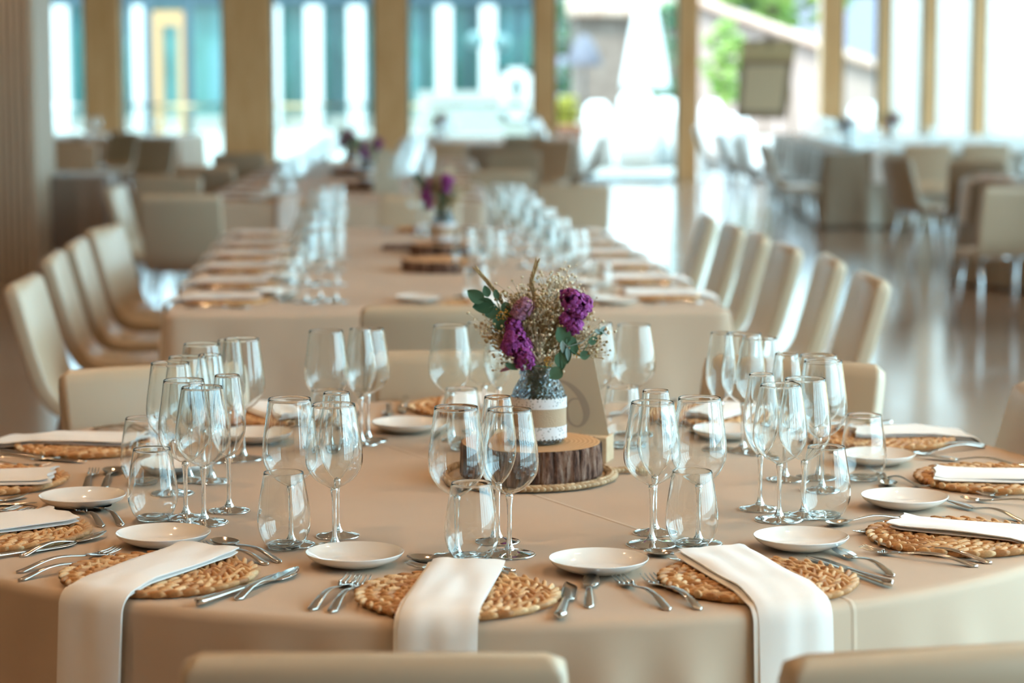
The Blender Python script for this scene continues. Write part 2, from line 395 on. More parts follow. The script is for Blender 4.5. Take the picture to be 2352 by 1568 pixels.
# trees
leafm = {}
def leaf_mat(nm, c1, c2):
    m = mat(nm, c1, .7); t = NT(m); ge = t.n('ShaderNodeNewGeometry'); t.base(t.ramp(ge.outputs['Random Per Island'], [(0, c1), (1, c2)])); return m
def tree(label, x, y, h, r, m, seed, n=260, base=.35):
    rnd = random.Random(seed); o = thing('garden_tree', label, 'tree', (x, y, 0))
    mb = MB()
    for k in range(n):
        a = rnd.uniform(0, 2 * pi); q = rnd.uniform(0, 1) ** .6; zf = rnd.uniform(-1, 1)
        rr_ = r * q * sqrt(max(0.05, 1 - zf * zf)); s_ = rnd.uniform(.10, .22) * (r ** .5)
        mb.ball((rr_ * cos(a), rr_ * sin(a), h * (base + (1 - base) * (zf + 1) / 2)), (s_, s_, s_ * .5), Matrix.Rotation(rnd.uniform(-1, 1), 3, 'X'), 5, 3)
    mb.build('crown', m, o)
    MB().tube([(0, 0, 0), (.05 * r, 0, h * .4), (0, .04 * r, h * .7)], [.06 * r, .05 * r, .02 * r], 8).build('trunk', M['bark'], o)
lime = leaf_mat('lime foliage', (.075, .150, .014), (.163, .224, .041)); deep = leaf_mat('deep foliage', (.014, .061, .020), (.048, .122, .041)); mint = leaf_mat('pale foliage', (.054, .136, .061), (.129, .204, .122))
tree('lime green tree rising above the menu board', X(1750, 90), 90, 9.5, 5.0, lime, 1, 420)
tree('small bright tree by the sloping tile roof', X(1665, 50), 50, 2.6, .5, lime, 2, 120)
tree('pale green tree left of the stone house', X(1300, 95), 95, 8, 2.6, mint, 3, 260, .1)
tree('deep green tree behind the stone house', X(1530, 55), 55, 3.2, .6, deep, 4, 160, .2)
for i, u in enumerate((60, 300, 560, 800, 1010, 1130)):
    tree(('dark tree at the far left behind the glazed wing', 'tall dark tree above the timber door frame', 'dark tree behind the second column from the left', 'dark tree behind the two tallest white pillars', 'dark tree behind the third column from the left', 'dark tree behind the lantern house')[i], X(u, 84 + (i % 2) * 8), 84 + (i % 2) * 8, 9.5, 2.1, deep, 10 + i, 300, .1)
# yellow shrub in terracotta pot, closed parasols
pot = thing('plant_pot', 'terracotta pot at the right foot of the doorway column', 'plant pot', (X(1302, 37), 37, 0))
tc = mat('terracotta', (.245, .102, .061), .8)
MB().lathe([(.0, 0), (.20, 0), (.27, Z(300, 37)), (.30, Z(296, 37)), (.30, Z(286, 37)), (.26, Z(286, 37)), (.24, .3), (0, .3)], 24).build('pot', tc, pot)
rnd = random.Random(5); mb = MB()
for k in range(160):
    a = rnd.uniform(0, 2 * pi); q = rnd.uniform(0, .20); mb.ball((q * cos(a), q * sin(a), rnd.uniform(Z(290, 37), Z(222, 37))), (.05, .05, .03), None, 5, 3)
ye = leaf_mat('yellow foliage', (.231, .218, .014), (.313, .286, .034)); o = mb.build('yellow_shrub', ye, None, (X(1298, 37), 37, 0)); tag(o, 'bright yellow shrub growing in the terracotta pot', 'shrub')
def parasol(label, x, y, zt, zb, rt, rb, m, sq=.12):
    o = thing('closed_parasol', label, 'parasol', (x, y, 0)); secs = []; K = 48
    for j in range(12):
        f = j / 11; r = rt + (rb - rt) * (f ** .8); z = zt + (zb - zt) * f
        secs.append([Vector((r * (1 + sq * cos(8 * 2 * pi * k / K)) * cos(2 * pi * k / K), r * (1 + sq * cos(8 * 2 * pi * k / K)) * sin(2 * pi * k / K), z)) for k in range(K)])
    MB().loft(secs).build('canopy', m, o); MB().tube([(0, 0, .05), (0, 0, zt + .05)], .03).build('pole', M['chrome'], o)
    MB().lathe([(0, 0), (.3, 0), (.3, .05), (.05, .07), (0, .07)], 24).build('base', M['darkmetal'], o)
parasol('tall closed white parasol in the open doorway', X(1480, 40), 40, Z(-14, 40), Z(205, 40), .10, .38, mat('white canvas', (.55, .55, .55), .7))
grey = mat('grey canvas', (.095, .088, .109), .8)
o = thing('open_parasol', 'small grey parasol in front of the stone house', 'parasol', (X(1340, 62), 62, 0))
MB().lathe([(.03, Z(78, 62)), (.22, Z(92, 62)), (.38, Z(120, 62)), (.50, Z(148, 62)), (.49, Z(148, 62) - .03), (.2, Z(95, 62) - .03), (.02, Z(80, 62) - .03)], 8).build('canopy', grey, o)
MB().tube([(0, 0, 0), (0, 0, Z(78, 62))], .03).build('pole', M['darkmetal'], o)
# white covered lounge seats on the patio
wc = mat('white sun cover', (.55, .55, .55), .8)
def lounge(label, u, v, d, w, h):
    z = 0; secs = []
    for j, (s_, zf) in enumerate(((1, 0), (1.0, .5), (.97, .8), (.9, .95), (.7, 1.0))):
        secs.append([Vector((w * s_ * (abs(cos(a)) ** .35) * (1 if cos(a) > 0 else -1), .45 * s_ * (abs(sin(a)) ** .35) * (1 if sin(a) > 0 else -1), zf * h * (1 + .12 * sin(a)))) for a in [2 * pi * k / 32 for k in range(32)]])
    o = MB().loft(secs).build('covered_armchair', wc, None, (X(u, d), d, 0)); tag(o, label, 'armchair')
lounge('white covered armchair just outside the doorway on the left', 1372, 300, 38.5, .24, .95)
lounge('tall white covered armchair in the middle of the doorway', 1462, 300, 38, .32, 1.12)
lounge('white covered armchair against the doorway column, right side', 1530, 300, 39, .24, 1.0)
lounge('white covered armchair seen between column and menu board', 1635, 300, 37, .20, .98)
lounge('white covered armchair under the menu board', 1690, 300, 36, .24, .80)
lounge('white covered armchair behind the far glasses on the right', 1990, 300, 37, .3, .95)
# solid white panels beyond the right-hand panes, standing in for their frosted glass
for i, (a, b) in enumerate(((2040, 2116), (2144, 2230), (2258, 2420))):
    o = MB().box(X(a - 6, 36), X(b + 6, 36), 36, 36.06, .1, 4.4).build('frosted_standin', M['outwhite'])
    tag(o, ('white stand-in panel for frosted glass behind the leftmost of the three right panes', 'white stand-in panel for frosted glass behind the middle one of the right panes', 'white stand-in panel for frosted glass at the right edge behind the far table')[i], 'screen')

# ------------------------------------------------------------------ chairs
def catmull(P, n):
    P = [Vector(p) for p in P]; out = []
    for i in range(len(P) - 1):
        p0, p1, p2, p3 = P[max(i - 1, 0)], P[i], P[i + 1], P[min(i + 2, len(P) - 1)]
        for k in range(n):
            t = k / n; out.append(.5 * ((2 * p1) + (p2 - p0) * t + (2 * p0 - 5 * p1 + 4 * p2 - p3) * t * t + (3 * p1 - p0 - 3 * p2 + p3) * t ** 3))
    return out + [P[-1]]
def make_chair():
    r = thing('banquet_chair', 'chair', 'chair')
    P = catmull([(0, -.300, .86), (0, -.262, .72), (0, -.228, .60), (0, -.200, .52), (0, -.150, .462), (0, -.06, .440), (0, .06, .440), (0, .16, .444), (0, .215, .430)], 6)
    L = [0]
    for i in range(1, len(P)): L.append(L[-1] + (P[i] - P[i - 1]).length)
    secs = []
    for i, p in enumerate(P):
        t = (P[min(i + 1, len(P) - 1)] - P[max(i - 1, 0)]).normalized(); nrm = Vector((0, t.z, -t.y)).normalized()
        s = L[i] / L[-1]; e = min(L[i], L[-1] - L[i])
        w = .223 - .012 * math.exp(-((s - .50) / .13) ** 2)
        th = .026
        k = 1 if e > .03 else sqrt(max(0, 1 - (1 - e / .03) ** 2))
        th_ = th * (.25 + .75 * k); w_ = w - .022 * (1 - k)
        rc = min(.012, th_ * .95); ring = []
        for sx, sn in ((1, 1), (-1, 1), (-1, -1), (1, -1)):
            for q in range(4):
                a = {(1, 1): 0, (-1, 1): pi / 2, (-1, -1): pi, (1, -1): 1.5 * pi}[(sx, sn)] + q / 3 * pi / 2
                ring.append(p + Vector((1, 0, 0)) * (sx * (w_ - rc) + rc * cos(a)) + nrm * (sn * (th_ - rc) + rc * sin(a)) + Vector((0, 0, 0)))
        secs.append(ring)
    MB().loft(secs).build('padded_shell', M['leather'], r)
    f = MB(); f.tube([(-.17, -.16, .425), (-.17, .15, .412)], .010, 8); f.tube([(.17, -.16, .425), (.17, .15, .412)], .010, 8); f.tube([(-.17, .15, .412), (.17, .15, .412)], .010, 8); f.tube([(-.17, -.14, .425), (.17, -.14, .425)], .010, 8)
    f.build('seat_frame', M['chrome'], r)
    for sx in (-1, 1):
        MB().tube([(sx * .17, -.15, .425), (sx * .185, -.19, .25), (sx * .2, -.235, .0)], .0115, 10).build('leg', M['chrome'], r)
        MB().tube([(sx * .17, .14, .412), (sx * .18, .17, .22), (sx * .19, .20, .0)], .0115, 10).build('leg', M['chrome'], r)
    return r
CH = Proto(make_chair())
def chair_top(u, v, face, label, group=None, z=.86):
    """place a chair from where the middle of its back's top edge stands; face = heading of the sitter, degrees from +x"""
    x, y = T(u, v, z); a = radians(face) - pi / 2
    ox, oy = (0.300 * sin(a) * -1, .300 * cos(a))
    return CH.put((x + ox, y + oy, 0), a, label, group)
G1 = 'chairs around the round table'; G2 = 'chairs along the long table'; G3 = 'chairs at the far tables'
chair_top(858, 1503, 90, 'cream padded chair nearest the camera, at the bottom of the picture', G1)
chair_top(2225, 1487, 102, 'cream padded chair cut off by the bottom right corner', G1)
chair_top(1825, 824, 240, 'tan-lit padded chair behind the glasses at the right of the round table', G1)
chair_top(352, 838, 298, 'pale padded chair behind the tall glasses at the left of the round table', G1)
chair_top(1075, 804, 274, 'padded chair directly behind the flowers at the round table', G1)
chair_top(2424, 905, 184, 'padded chair cut off by the right edge of the picture', G1)
chair_top(1005, 702, 90, 'padded chair at the near head of the long table, its back towards the camera', G2)
for i, (u, v) in enumerate(((50, 640), (118, 582), (170, 552), (236, 520))):
    chair_top(u, v, 0 + (1, 5, 4, -7)[i], 'cream chair on the left side of the long table, ' + ('nearest of the four', 'second from the front', 'third from the front', 'farthest of the four')[i], G2)
for i, (u, v) in enumerate(((2006, 632), (1914, 590), (1812, 562), (1748, 536), (1688, 516), (1630, 494))):
    chair_top(u, v, 180 + (2, 0, 4, 0, 3, 0)[i], 'tan-lit chair on the right side of the long table, ' + ('nearest of the six', 'second from the front', 'third from the front', 'fourth from the front', 'fifth from the front', 'farthest of the six')[i], G2)
chair_top(965, 447, 270, 'sage-lit chair at the far head of the long table behind the second flower jar', G2)
BG = [(415, 447, 92, 'brown-lit chair with its back to the camera left of the second table'),
      (262, 427, -2, 'chair seen side-on beside the brown-lit chair on the left'),
      (388, 404, 262, 'pale blue-lit low-showing chair top just above the brown-lit chair on the left'),
      (468, 382, 80, 'brown-lit chair back beyond, between two pale chairs on the left'),
      (550, 352, 270, 'pale blue-lit chair in front of the second oak column'),
      (172, 330, 270, 'sage-lit chair behind the small side table'),
      (288, 303, 235, 'pale chair turned sideways right of the side table'),
      (362, 316, 250, 'pale blue-lit chair before the dark pergola post'),
      (1318, 424, 262, 'pale blue-lit chair beyond the far right corner of the long table'),
      (1270, 322, 250, 'large pale chair standing left of the open doorway'),
      (1180, 348, 88, 'brown-lit chair back at the middle far table'),
      (1150, 392, 92, 'brown-lit chair back just right of the second flower jar'),
      (1018, 326, 270, 'sage-lit chair front behind the rows of glasses'),
      (1385, 312, 182, 'dark chair seen edge-on against the bright doorway'),
      (1205, 312, 265, 'far chair whose top shows beside the fourth oak column'),
      (1598, 292, 0, 'farthest chair of the row left of the large right-hand table'),
      (1648, 304, 2, 'third chair back in the row left of the large right-hand table'),
      (1694, 318, 0, 'second chair in the row left of the large right-hand table'),
      (1752, 330, 3, 'nearest chair of the row left of the large right-hand table'),
      (2056, 362, 20, 'chair turned half sideways with a white-lit edge before the right-hand table'),
      (2130, 332, 268, 'sage-lit chair front between two others at the right-hand table'),
      (2246, 368, 88, 'brown-lit chair with its back to the camera at the right-hand table'),
      (2264, 331, 268, 'pale chair top just beyond the brown-lit back on the right'),
      (2342, 428, 100, 'large brown-lit chair cut off by the right edge of the picture')]
for u, v, f_, lab in BG: chair_top(u, v, f_, lab, G3)

# ------------------------------------------------------------------ tablecloths
def fold_fn(rnd, n):
    ks = [(rnd.randint(n // 2, n * 2), rnd.uniform(0, 6.28), rnd.uniform(.5, 1)) for _ in range(6)]
    def f(s):
        q = sum(a * sin(k * s * 2 * pi + p) for k, p, a in ks) / 3
        return q
    return f
def drape(outline, zt, zb, rnd, nf, amp, mat_, name, er=.018, flare=.03, cx=0, cy=0, z_rows=16):
    """outline: list of (x, y, nx, ny); cloth lies on top and falls to zb"""
    n = len(outline); f = fold_fn(rnd, nf); g = fold_fn(rnd, max(3, nf // 3)); mb = MB(); rings = []
    for q in (0.02, .15, .3, .45, .6, .75, .88, .96):
        rings.append([(cx + (x - cx) * q, cy + (y - cy) * q, zt) for x, y, _, _ in outline])
    rings.append([(x - nx * er * 1.5, y - ny * er * 1.5, zt) for x, y, nx, ny in outline])
    for k in range(1, 7):
        a = k / 6 * pi / 2
        rings.append([(x - nx * er * (1 - sin(a)), y - ny * er * (1 - sin(a)), zt - er * (1 - cos(a))) for x, y, nx, ny in outline])
    for k in range(1, z_rows + 1):
        t = k / z_rows; z = zt - er - (zt - er - zb) * t; row = []
        for i, (x, y, nx, ny) in enumerate(outline):
            s = i / n
            d = flare * t + amp * (t ** 1.0) * (.5 + .5 * f(s)) * (.6 + .4 * g(s)) * 1.6 + .004 * min(1, t * 6) * f(s * 1.0)
            row.append((x + nx * d, y + ny * d, z))
        rings.append(row)
    mb.loft(rings, cap=False); mb.f.append(tuple(range(n))[::-1] if False else tuple(range(n))); mb.sm.append(True)
    return mb.build(name, mat_)
def rect_outline(x0, x1, y0, y1, r, rot, c, step=.02):
    pts = []
    def seg(ax, ay, bx, by, nx, ny):
        L = hypot(bx - ax, by - ay); k = max(2, int(L / step))
        for i in range(k): pts.append((ax + (bx - ax) * i / k, ay + (by - ay) * i / k, nx, ny))
    def arc(cx_, cy_, a0):
        for i in range(8):
            a = a0 + i / 8 * pi / 2; pts.append((cx_ + r * cos(a), cy_ + r * sin(a), cos(a), sin(a)))
    seg(x0 + r, y0, x1 - r, y0, 0, -1); arc(x1 - r, y0 + r, -pi / 2); seg(x1, y0 + r, x1, y1 - r, 1, 0); arc(x1 - r, y1 - r, 0)
    seg(x1 - r, y1, x0 + r, y1, 0, 1); arc(x0 + r, y1 - r, pi / 2); seg(x0, y1 - r, x0, y0 + r, -1, 0); arc(x0 + r, y0 + r, pi)
    cr, sr = cos(rot), sin(rot)
    return [(c[0] + x * cr - y * sr, c[1] + x * sr + y * cr, nx * cr - ny * sr, nx * sr + ny * cr) for x, y, nx, ny in pts]
CX, CY, R = -.038, 4.325, 1.135
ol = [(CX + R * cos(a), CY + R * sin(a), cos(a), sin(a)) for a in [2 * pi * i / 720 for i in range(720)]]
rc = drape(ol, .75, .015, random.Random(11), 30, .10, M['cloth'], 'tablecloth', cx=CX, cy=CY, flare=.02)
tag(rc, 'taupe cloth falling to the floor over the large round table in front', 'tablecloth')
# ironed crease across the round cloth
t = NT(M['cloth'].copy()); mcl = [m for m in bpy.data.materials if m.name.startswith('taupe tablecloth.')][0]
rc.data.materials[0] = mcl; t = NT(mcl)
pa = Vector(T(1270, 1150)); pb = Vector(T(1975, 1385)); dr = (pb - pa).normalized(); nn = Vector((-dr.y, dr.x)); off = nn.dot(pa)
gc = t.n('ShaderNodeTexCoord'); vd = t.n('ShaderNodeVectorMath', operation='DOT_PRODUCT'); vd.inputs[1].default_value = (nn.x, nn.y, 0); t.l(gc.outputs['Object'], vd.inputs[0])
sb = t.n('ShaderNodeMath', operation='SUBTRACT'); t.l(vd.outputs['Value'], sb.inputs[0]); sb.inputs[1].default_value = off
ab = t.n('ShaderNodeMath', operation='ABSOLUTE'); t.l(sb.outputs[0], ab.inputs[0])
mr = t.n('ShaderNodeMapRange'); mr.inputs['From Max'].default_value = .006; mr.inputs['To Min'].default_value = 1; mr.inputs['To Max'].default_value = 0; t.l(ab.outputs[0], mr.inputs[0])
ob = [x for x in t.t.nodes if x.type == 'BUMP'][0]; b2 = t.n('ShaderNodeBump'); b2.inputs['Strength'].default_value = .5; b2.inputs['Distance'].default_value = .003
t.l(mr.outputs[0], b2.inputs['Height']); t.l(ob.outputs[0], b2.inputs['Normal']); t.l(b2.outputs[0], t.b.inputs['Normal'])

# long table
TC = (-.345, 9.53); TR = radians(3.9); TWX, TLY = .93, 2.08
tag(drape(rect_outline(-TWX, TWX, -TLY, TLY, .05, TR, TC), .75, .02, random.Random(4), 34, .08, M['cloth'], 'tablecloth', cx=TC[0], cy=TC[1]), 'taupe cloth over the long table in the middle', 'tablecloth')
T2C = (-1.12, 17.4)
tag(drape(rect_outline(-.86, .86, -3.5, 3.5, .05, .03, T2C), .75, .02, random.Random(5), 30, .04, M['cloth'], 'tablecloth', cx=T2C[0], cy=T2C[1]), 'taupe cloth over the second long table, behind the first', 'tablecloth')
T3C = (-.25, 27.3)
tag(drape(rect_outline(-1.0, 1.0, -1.8, 1.8, .05, 0, T3C), .75, .02, random.Random(6), 26, .04, M['cloth'], 'tablecloth', cx=T3C[0], cy=T3C[1]), 'taupe cloth over the farthest table in the middle', 'tablecloth')
T4C = (-5.1, 29.0)
tag(drape(rect_outline(-1.1, 1.1, -1.2, 1.2, .05, 0, T4C), .75, .02, random.Random(7), 26, .04, M['cloth'], 'tablecloth', cx=T4C[0], cy=T4C[1]), 'taupe cloth over the far left table before the windows', 'tablecloth')
TAC = (4.95, 26.2)
tag(drape(rect_outline(-1.75, 1.75, -3.3, 3.3, .08, radians(-2), TAC), .75, .02, random.Random(8), 40, .07, M['cloth2'], 'tablecloth', cx=TAC[0], cy=TAC[1]), 'greenish satin cloth over the large right-hand table', 'tablecloth')
T5C = (4.25, 16.9); R5 = .95
ol = [(T5C[0] + R5 * cos(a), T5C[1] + R5 * sin(a), cos(a), sin(a)) for a in [2 * pi * i / 360 for i in range(360)]]
tag(drape(ol, .75, .02, random.Random(9), 26, .06, M['cloth2'], 'tablecloth', cx=T5C[0], cy=T5C[1]), 'cloth with deep folds over the round table at the right edge', 'tablecloth')
T6C = (-3.44, 17.95)
dark = fabric('brown side table cloth', (.30, .235, .19), .7)
tag(drape(rect_outline(-.34, .34, -.42, .42, .03, .02, T6C), .75, .14, random.Random(10), 12, .02, dark, 'tablecloth', cx=T6C[0], cy=T6C[1], flare=.0), 'brown cloth over the small side table by the slat pier', 'tablecloth')
st = thing('side_table', 'small side table whose dark feet show under its brown cloth', 'table', (T6C[0], T6C[1], 0))
MB().box(-.32, .32, -.40, .40, .71, .745).build('tabletop', M['darkmetal'], st)
for a in (-1, 1):
    for b in (-1, 1): MB().tube([(a * .28, b * .36, 0), (a * .28, b * .36, .71)], .02).build('leg', M['darkmetal'], st)

# ------------------------------------------------------------------ tableware shapes
def wall_profile(out, th=.0013):
    inn = [(max(r - th, 0.0006), z + (th if i < 3 else 0)) for i, (r, z) in enumerate(out)]
    rim = [(out[-1][0] - th * .2, out[-1][1] + th * .5), (out[-1][0] - th * .8, out[-1][1] + th * .5)]
    return out + rim + inn[::-1]
def smooth2(P, n=5): return [(p.x, p.y) for p in catmull([(a, b, 0) for a, b in P], n)]
GL = dict(
  white=dict(bowl=[(.0045, .098), (.013, .102), (.030, .115), (.0425, .134), (.0455, .153), (.0440, .178), (.0395, .210), (.0352, .243)], foot=.039, h=.243),
  red=dict(bowl=[(.0045, .098), (.012, .102), (.030, .113), (.0435, .131), (.0472, .149), (.0455, .175), (.0405, .207), (.0352, .237)], foot=.041, h=.237),
  flute=dict(bowl=[(.0045, .098), (.010, .102), (.021, .116), (.0295, .138), (.0318, .158), (.0300, .185), (.0258, .215), (.0218, .243)], foot=.036, h=.243))
def stem_prof(top):  # solid stem flaring into the bowl
    return [(.0001, top + .004), (.0042, top + .002), (.0062, top - .002), (.0052, top - .010), (.0040, top - .022), (.0036, top - .05), (.0040, .024), (.0062, .014), (.0085, .0095), (.0001, .0093)]
def foot_prof(rf): return [(.0001, .0092), (.0085, .0090), (.016, .0062), (rf * .75, .0035), (rf, .0024), (rf + .0004, .0012), (rf - .001, .0003), (.0001, .0003)]
def make_stemware(name, kind, cat):
    g = GL[kind]; o = thing(name, '', cat)
    MB().lathe(wall_profile(smooth2(g['bowl'])), 56).build('bowl', M['clear'], o)
    MB().lathe(smooth2(stem_prof(g['bowl'][0][1]), 3), 20).build('stem', M['glass'], o)
    MB().lathe(smooth2(foot_prof(g['foot']), 2), 40).build('foot', M['glass'], o)
    return o
def make_tumbler():
    o = thing('water_tumbler', '', 'tumbler')
    out = smooth2([(.0260, .006), (.034, .012), (.0415, .030), (.0435, .048), (.0415, .072), (.0370, .100), (.0325, .126)])
    MB().lathe(wall_profile(out, .0013), 56).build('wall', M['clear'], o)
    MB().lathe(smooth2([(.0001, .0005), (.020, .0003), (.026, .002), (.0275, .006), (.0255, .0095), (.017, .0105), (.0001, .0085)], 3), 40).build('base', M['glass'], o)
    return o
PR = dict(white=Proto(make_stemware('wine_glass', 'white', 'wine glass')), red=Proto(make_stemware('wine_glass', 'red', 'wine glass')),
          flute=Proto(make_stemware('champagne_flute', 'flute', 'flute')), tumbler=Proto(make_tumbler()))
HT = dict(white=.243, red=.237, flute=.243, tumbler=.126)
NICE = dict(white='slim wine glass', red='wide wine glass', flute='narrow flute', tumbler='stemless water tumbler')
# far glasses: one lathe each, parts too small to show
def far_glass(kind):
    mb = MB()
    if kind == 'tumbler':
        mb.lathe(wall_profile(smooth2([(.0001, .004), (.026, .004), (.034, .012), (.0415, .030), (.0435, .048), (.0415, .072), (.0370, .100), (.0325, .126)], 3), .0013), 24)
    else:
        g = GL[kind]; mb.lathe(wall_profile(smooth2(g['bowl'], 3)), 24)
        mb.lathe([(.0001, .101), (.006, .098), (.0040, .07), (.004, .024), (.0085, .0095), (g['foot'], .0024), (g['foot'], .0005), (.0001, .0005)], 14)
    nm = {'tumbler': 'water_tumbler', 'flute': 'champagne_flute'}.get(kind, 'wine_glass')
    return nm, mb.mesh(nm, M['bowl'])
FARG = {k: far_glass(k) for k in HT}

def plate_proto():
    o = MB().lathe(smooth2([(.0001, .0045), (.035, .0045), (.052, .0075), (.068, .0150), (.0762, .0215), (.0772, .0222), (.0774, .0205), (.070, .0125), (.050, .0035), (.036, .0012), (.034, .0), (.0001, .0008)], 4), 64)
    return o.mesh('side_plate', M['porcelain'])
PLATE = plate_proto()
def put_mesh(name, me, loc, rz, label, cat, group=None, scale=None):
    o = bpy.data.objects.new(name, me); COL.objects.link(o); o.location = loc; o.rotation_euler = (0, 0, rz)
    if scale: o.scale = scale if isinstance(scale, tuple) else (scale,) * 3
    return tag(o, label, cat, group)

def braid_mat(seed=1, Rm=.149, rows=6, lump=1.4, mt='rattan', r_in=.012):
    rnd = random.Random(seed); mb = MB(); pitch = (Rm - r_in) / rows
    for k in range(rows):
        r = r_in + pitch * (k + .5); n = max(6, int(2 * pi * r / (.0165 * lump)))
        ph = rnd.uniform(0, 1)
        for i in range(n):
            for side in (-1, 1):
                a = 2 * pi * (i + ph + (.5 if side > 0 else 0)) / n
                tx, ty = -sin(a), cos(a); rx, ry = cos(a), sin(a)
                rr_ = r + side * pitch * .24 + rnd.uniform(-.0008, .0008)
                ang = side * (.56 + rnd.uniform(-.1, .1))
                d = Vector((tx * cos(ang) + rx * sin(ang), ty * cos(ang) + ry * sin(ang), .16)).normalized()
                w = Vector((0, 0, 1)).cross(d).normalized(); u_ = d.cross(w)
                Mx = Matrix((d, w, u_)).transposed()
                mb.ball((rr_ * rx, rr_ * ry, .0072 + rnd.uniform(-.0006, .0008)), (pitch * .82, pitch * .215, .0064), Mx, 7, 5)
    # hidden core so that no cloth shows between strands
    mb.lathe([(.0001, .0095), (Rm - .008, .0085), (Rm - .004, .005), (Rm - .008, .0005), (.0001, .0005)], 48)
    return mb.mesh('woven_placemat', M[mt])
MATS = [braid_mat(1), braid_mat(2)]

def knife_blade(L, w, tip):
    secs = []
    for i in range(17):
        s = i / 16; x = L * s
        ww = w * (1 if s < .6 else (1 - ((s - .6) / .4) ** 2.2 * .97)); yo = (.0 if s < .6 else -w * .35 * ((s - .6) / .4) ** 2)
        secs.append([Vector((x, yo + ww * a, z)) for a, z in ((-.5, .0), (.5, -.0007), (.5, .0007), (-.3, .0012), (-.5, .0008))])
    return secs
def handle_secs(x0, x1, w0, w1, z0, arch, n=16, th=.0022, zend=.0015, wend=None):
    secs = []
    for i in range(n + 1):
        s = i / n; x = x0 + (x1 - x0) * s; w = (w0 + (w1 - w0) * s ** 1.5) / 2
        z = z0 * (1 - s) ** 2 + arch * sin(pi * min(1, s * 1.05)) ** 1.2 + zend * s
        e = 1
        if s > .93: e = sqrt(max(.02, 1 - ((s - .93) / .07) ** 2))
        secs.append([Vector((x, w * e * cos(a), z + th * (.7 + .5 * s) * sin(a))) for a in [2 * pi * k / 12 for k in range(12)]])
    return secs
def make_fork(name='dinner_fork', L=.195, hw=.024):
    o = thing(name, '', 'fork'); h = .065 * L / .195
    MB().loft(handle_secs(h, L, .0062, .0155, .006, .0095)).build('handle', M['steel'], o)
    mb = MB(); secs = []
    for i in range(9):
        s = i / 8; x = h - (h * .50) * s; w = (.0062 + (hw - .0062) * sin(s * pi / 2) ** 1.2) / 2; z = .006 - .0035 * sin(s * pi / 2)
        secs.append([Vector((x, w * cos(a), z + .0013 * sin(a) + .002 * (cos(a)) ** 2)) for a in [2 * pi * k / 12 for k in range(12)]])
    mb.loft(secs)
    for k in range(4):
        y = (k - 1.5) * hw * .285; P = []
        for i in range(6):
            s = i / 5; P.append((h * .52 - h * .52 * s, y * (1 - .05 * s), .0035 + .0065 * s * s + (.0015 if k in (0, 3) else 0) * (1 - s)))
        mb.tube(P, [.0017, .0016, .0015, .0014, .0012, .0006], 6)
    mb.build('head', M['steel'], o); return o
def make_spoon(L=.185):
    o = thing('dessert_spoon', '', 'spoon'); h = .058
    MB().loft(handle_secs(h, L, .0060, .0145, .007, .0085)).build('handle', M['steel'], o)
    G = []; nu, nv = 28, 8; mb = MB()
    def pt(r, a, dz):
        x = h * .5 + (h * .5) * r * cos(a) * (1 + .0 * r); y = .0185 * r * sin(a) * (1 - .12 * cos(a)); z = .0085 - .0082 * (1 - r * r) + dz
        return (x + .002, y, z)
    for j in range(nv + 1): G.append([pt(max(.02, j / nv), 2 * pi * i / nu, .0004) for i in range(nu + 1)])
    mb.grid(G); mb.grid([[(x, y, z - .0010) for x, y, z in r] for r in G]); mb.grid([G[-1], [(x, y, z - .0010) for x, y, z in G[-1]]])
    mb.build('bowl', M['steel'], o); return o
def make_knife(L=.215):
    o = thing('table_knife', '', 'knife'); b = .105
    bl = knife_blade(b, .021, 1); bl = [[Vector((b - p.x, p.y, p.z + .004)) for p in s] for s in bl]
    MB().loft(bl).build('blade', M['steel'], o)
    secs = handle_secs(b - .002, L, .011, .0185, .002, .0, th=.0042, zend=.0045)
    MB().loft([[Vector((p.x, p.y, p.z + .003)) for p in s] for s in secs]).build('handle', M['steel'], o); return o
def make_fish(L=.19):
    o = thing('fish_knife', '', 'knife'); b = .072; mb = MB(); secs = []
    for i in range(15):
        s = i / 14; x = b - b * s; w = .0125 * (sin(pi * (.18 + .82 * s)) ** .8 if s < .99 else .02); yo = .003 * sin(pi * s)
        z = .004 + .004 * s
        secs.append([Vector((x, yo + w * q, z + e)) for q, e in ((-1, 0), (0, -.0012), (1, 0), (1, .0007), (0, .0006), (-1, .0008))])
    mb.loft(secs); mb.build('blade', M['steel'], o)
    MB().loft(handle_secs(b - .001, L, .0060, .0150, .004, .0095)).build('handle', M['steel'], o); return o
CUT = dict(fork=Proto(make_fork()), small_fork=Proto(make_fork('dessert_fork', .165, .020)), spoon=Proto(make_spoon()), knife=Proto(make_knife()), fish=Proto(make_fish()))
CL = dict(fork=.195, small_fork=.165, spoon=.185, knife=.215, fish=.19)
CN = dict(fork='fork', small_fork='small dessert fork', spoon='dessert spoon', knife='table knife', fish='short broad-bladed fish knife')
def lay(kind, tip, end, label, z=.7512, group=None):
    """tip and end: world xy of the working tip and of the handle's end"""
    L = hypot(end[0] - tip[0], end[1] - tip[1]); a = atan2(end[1] - tip[1], end[0] - tip[0])
    s = min(1.1, max(.85, L / CL[kind])); mx, my = (tip[0] + end[0]) / 2, (tip[1] + end[1]) / 2
    h = s * CL[kind] / 2
    return CUT[kind].put((mx - h * cos(a), my - h * sin(a), z), a, label, group, s)

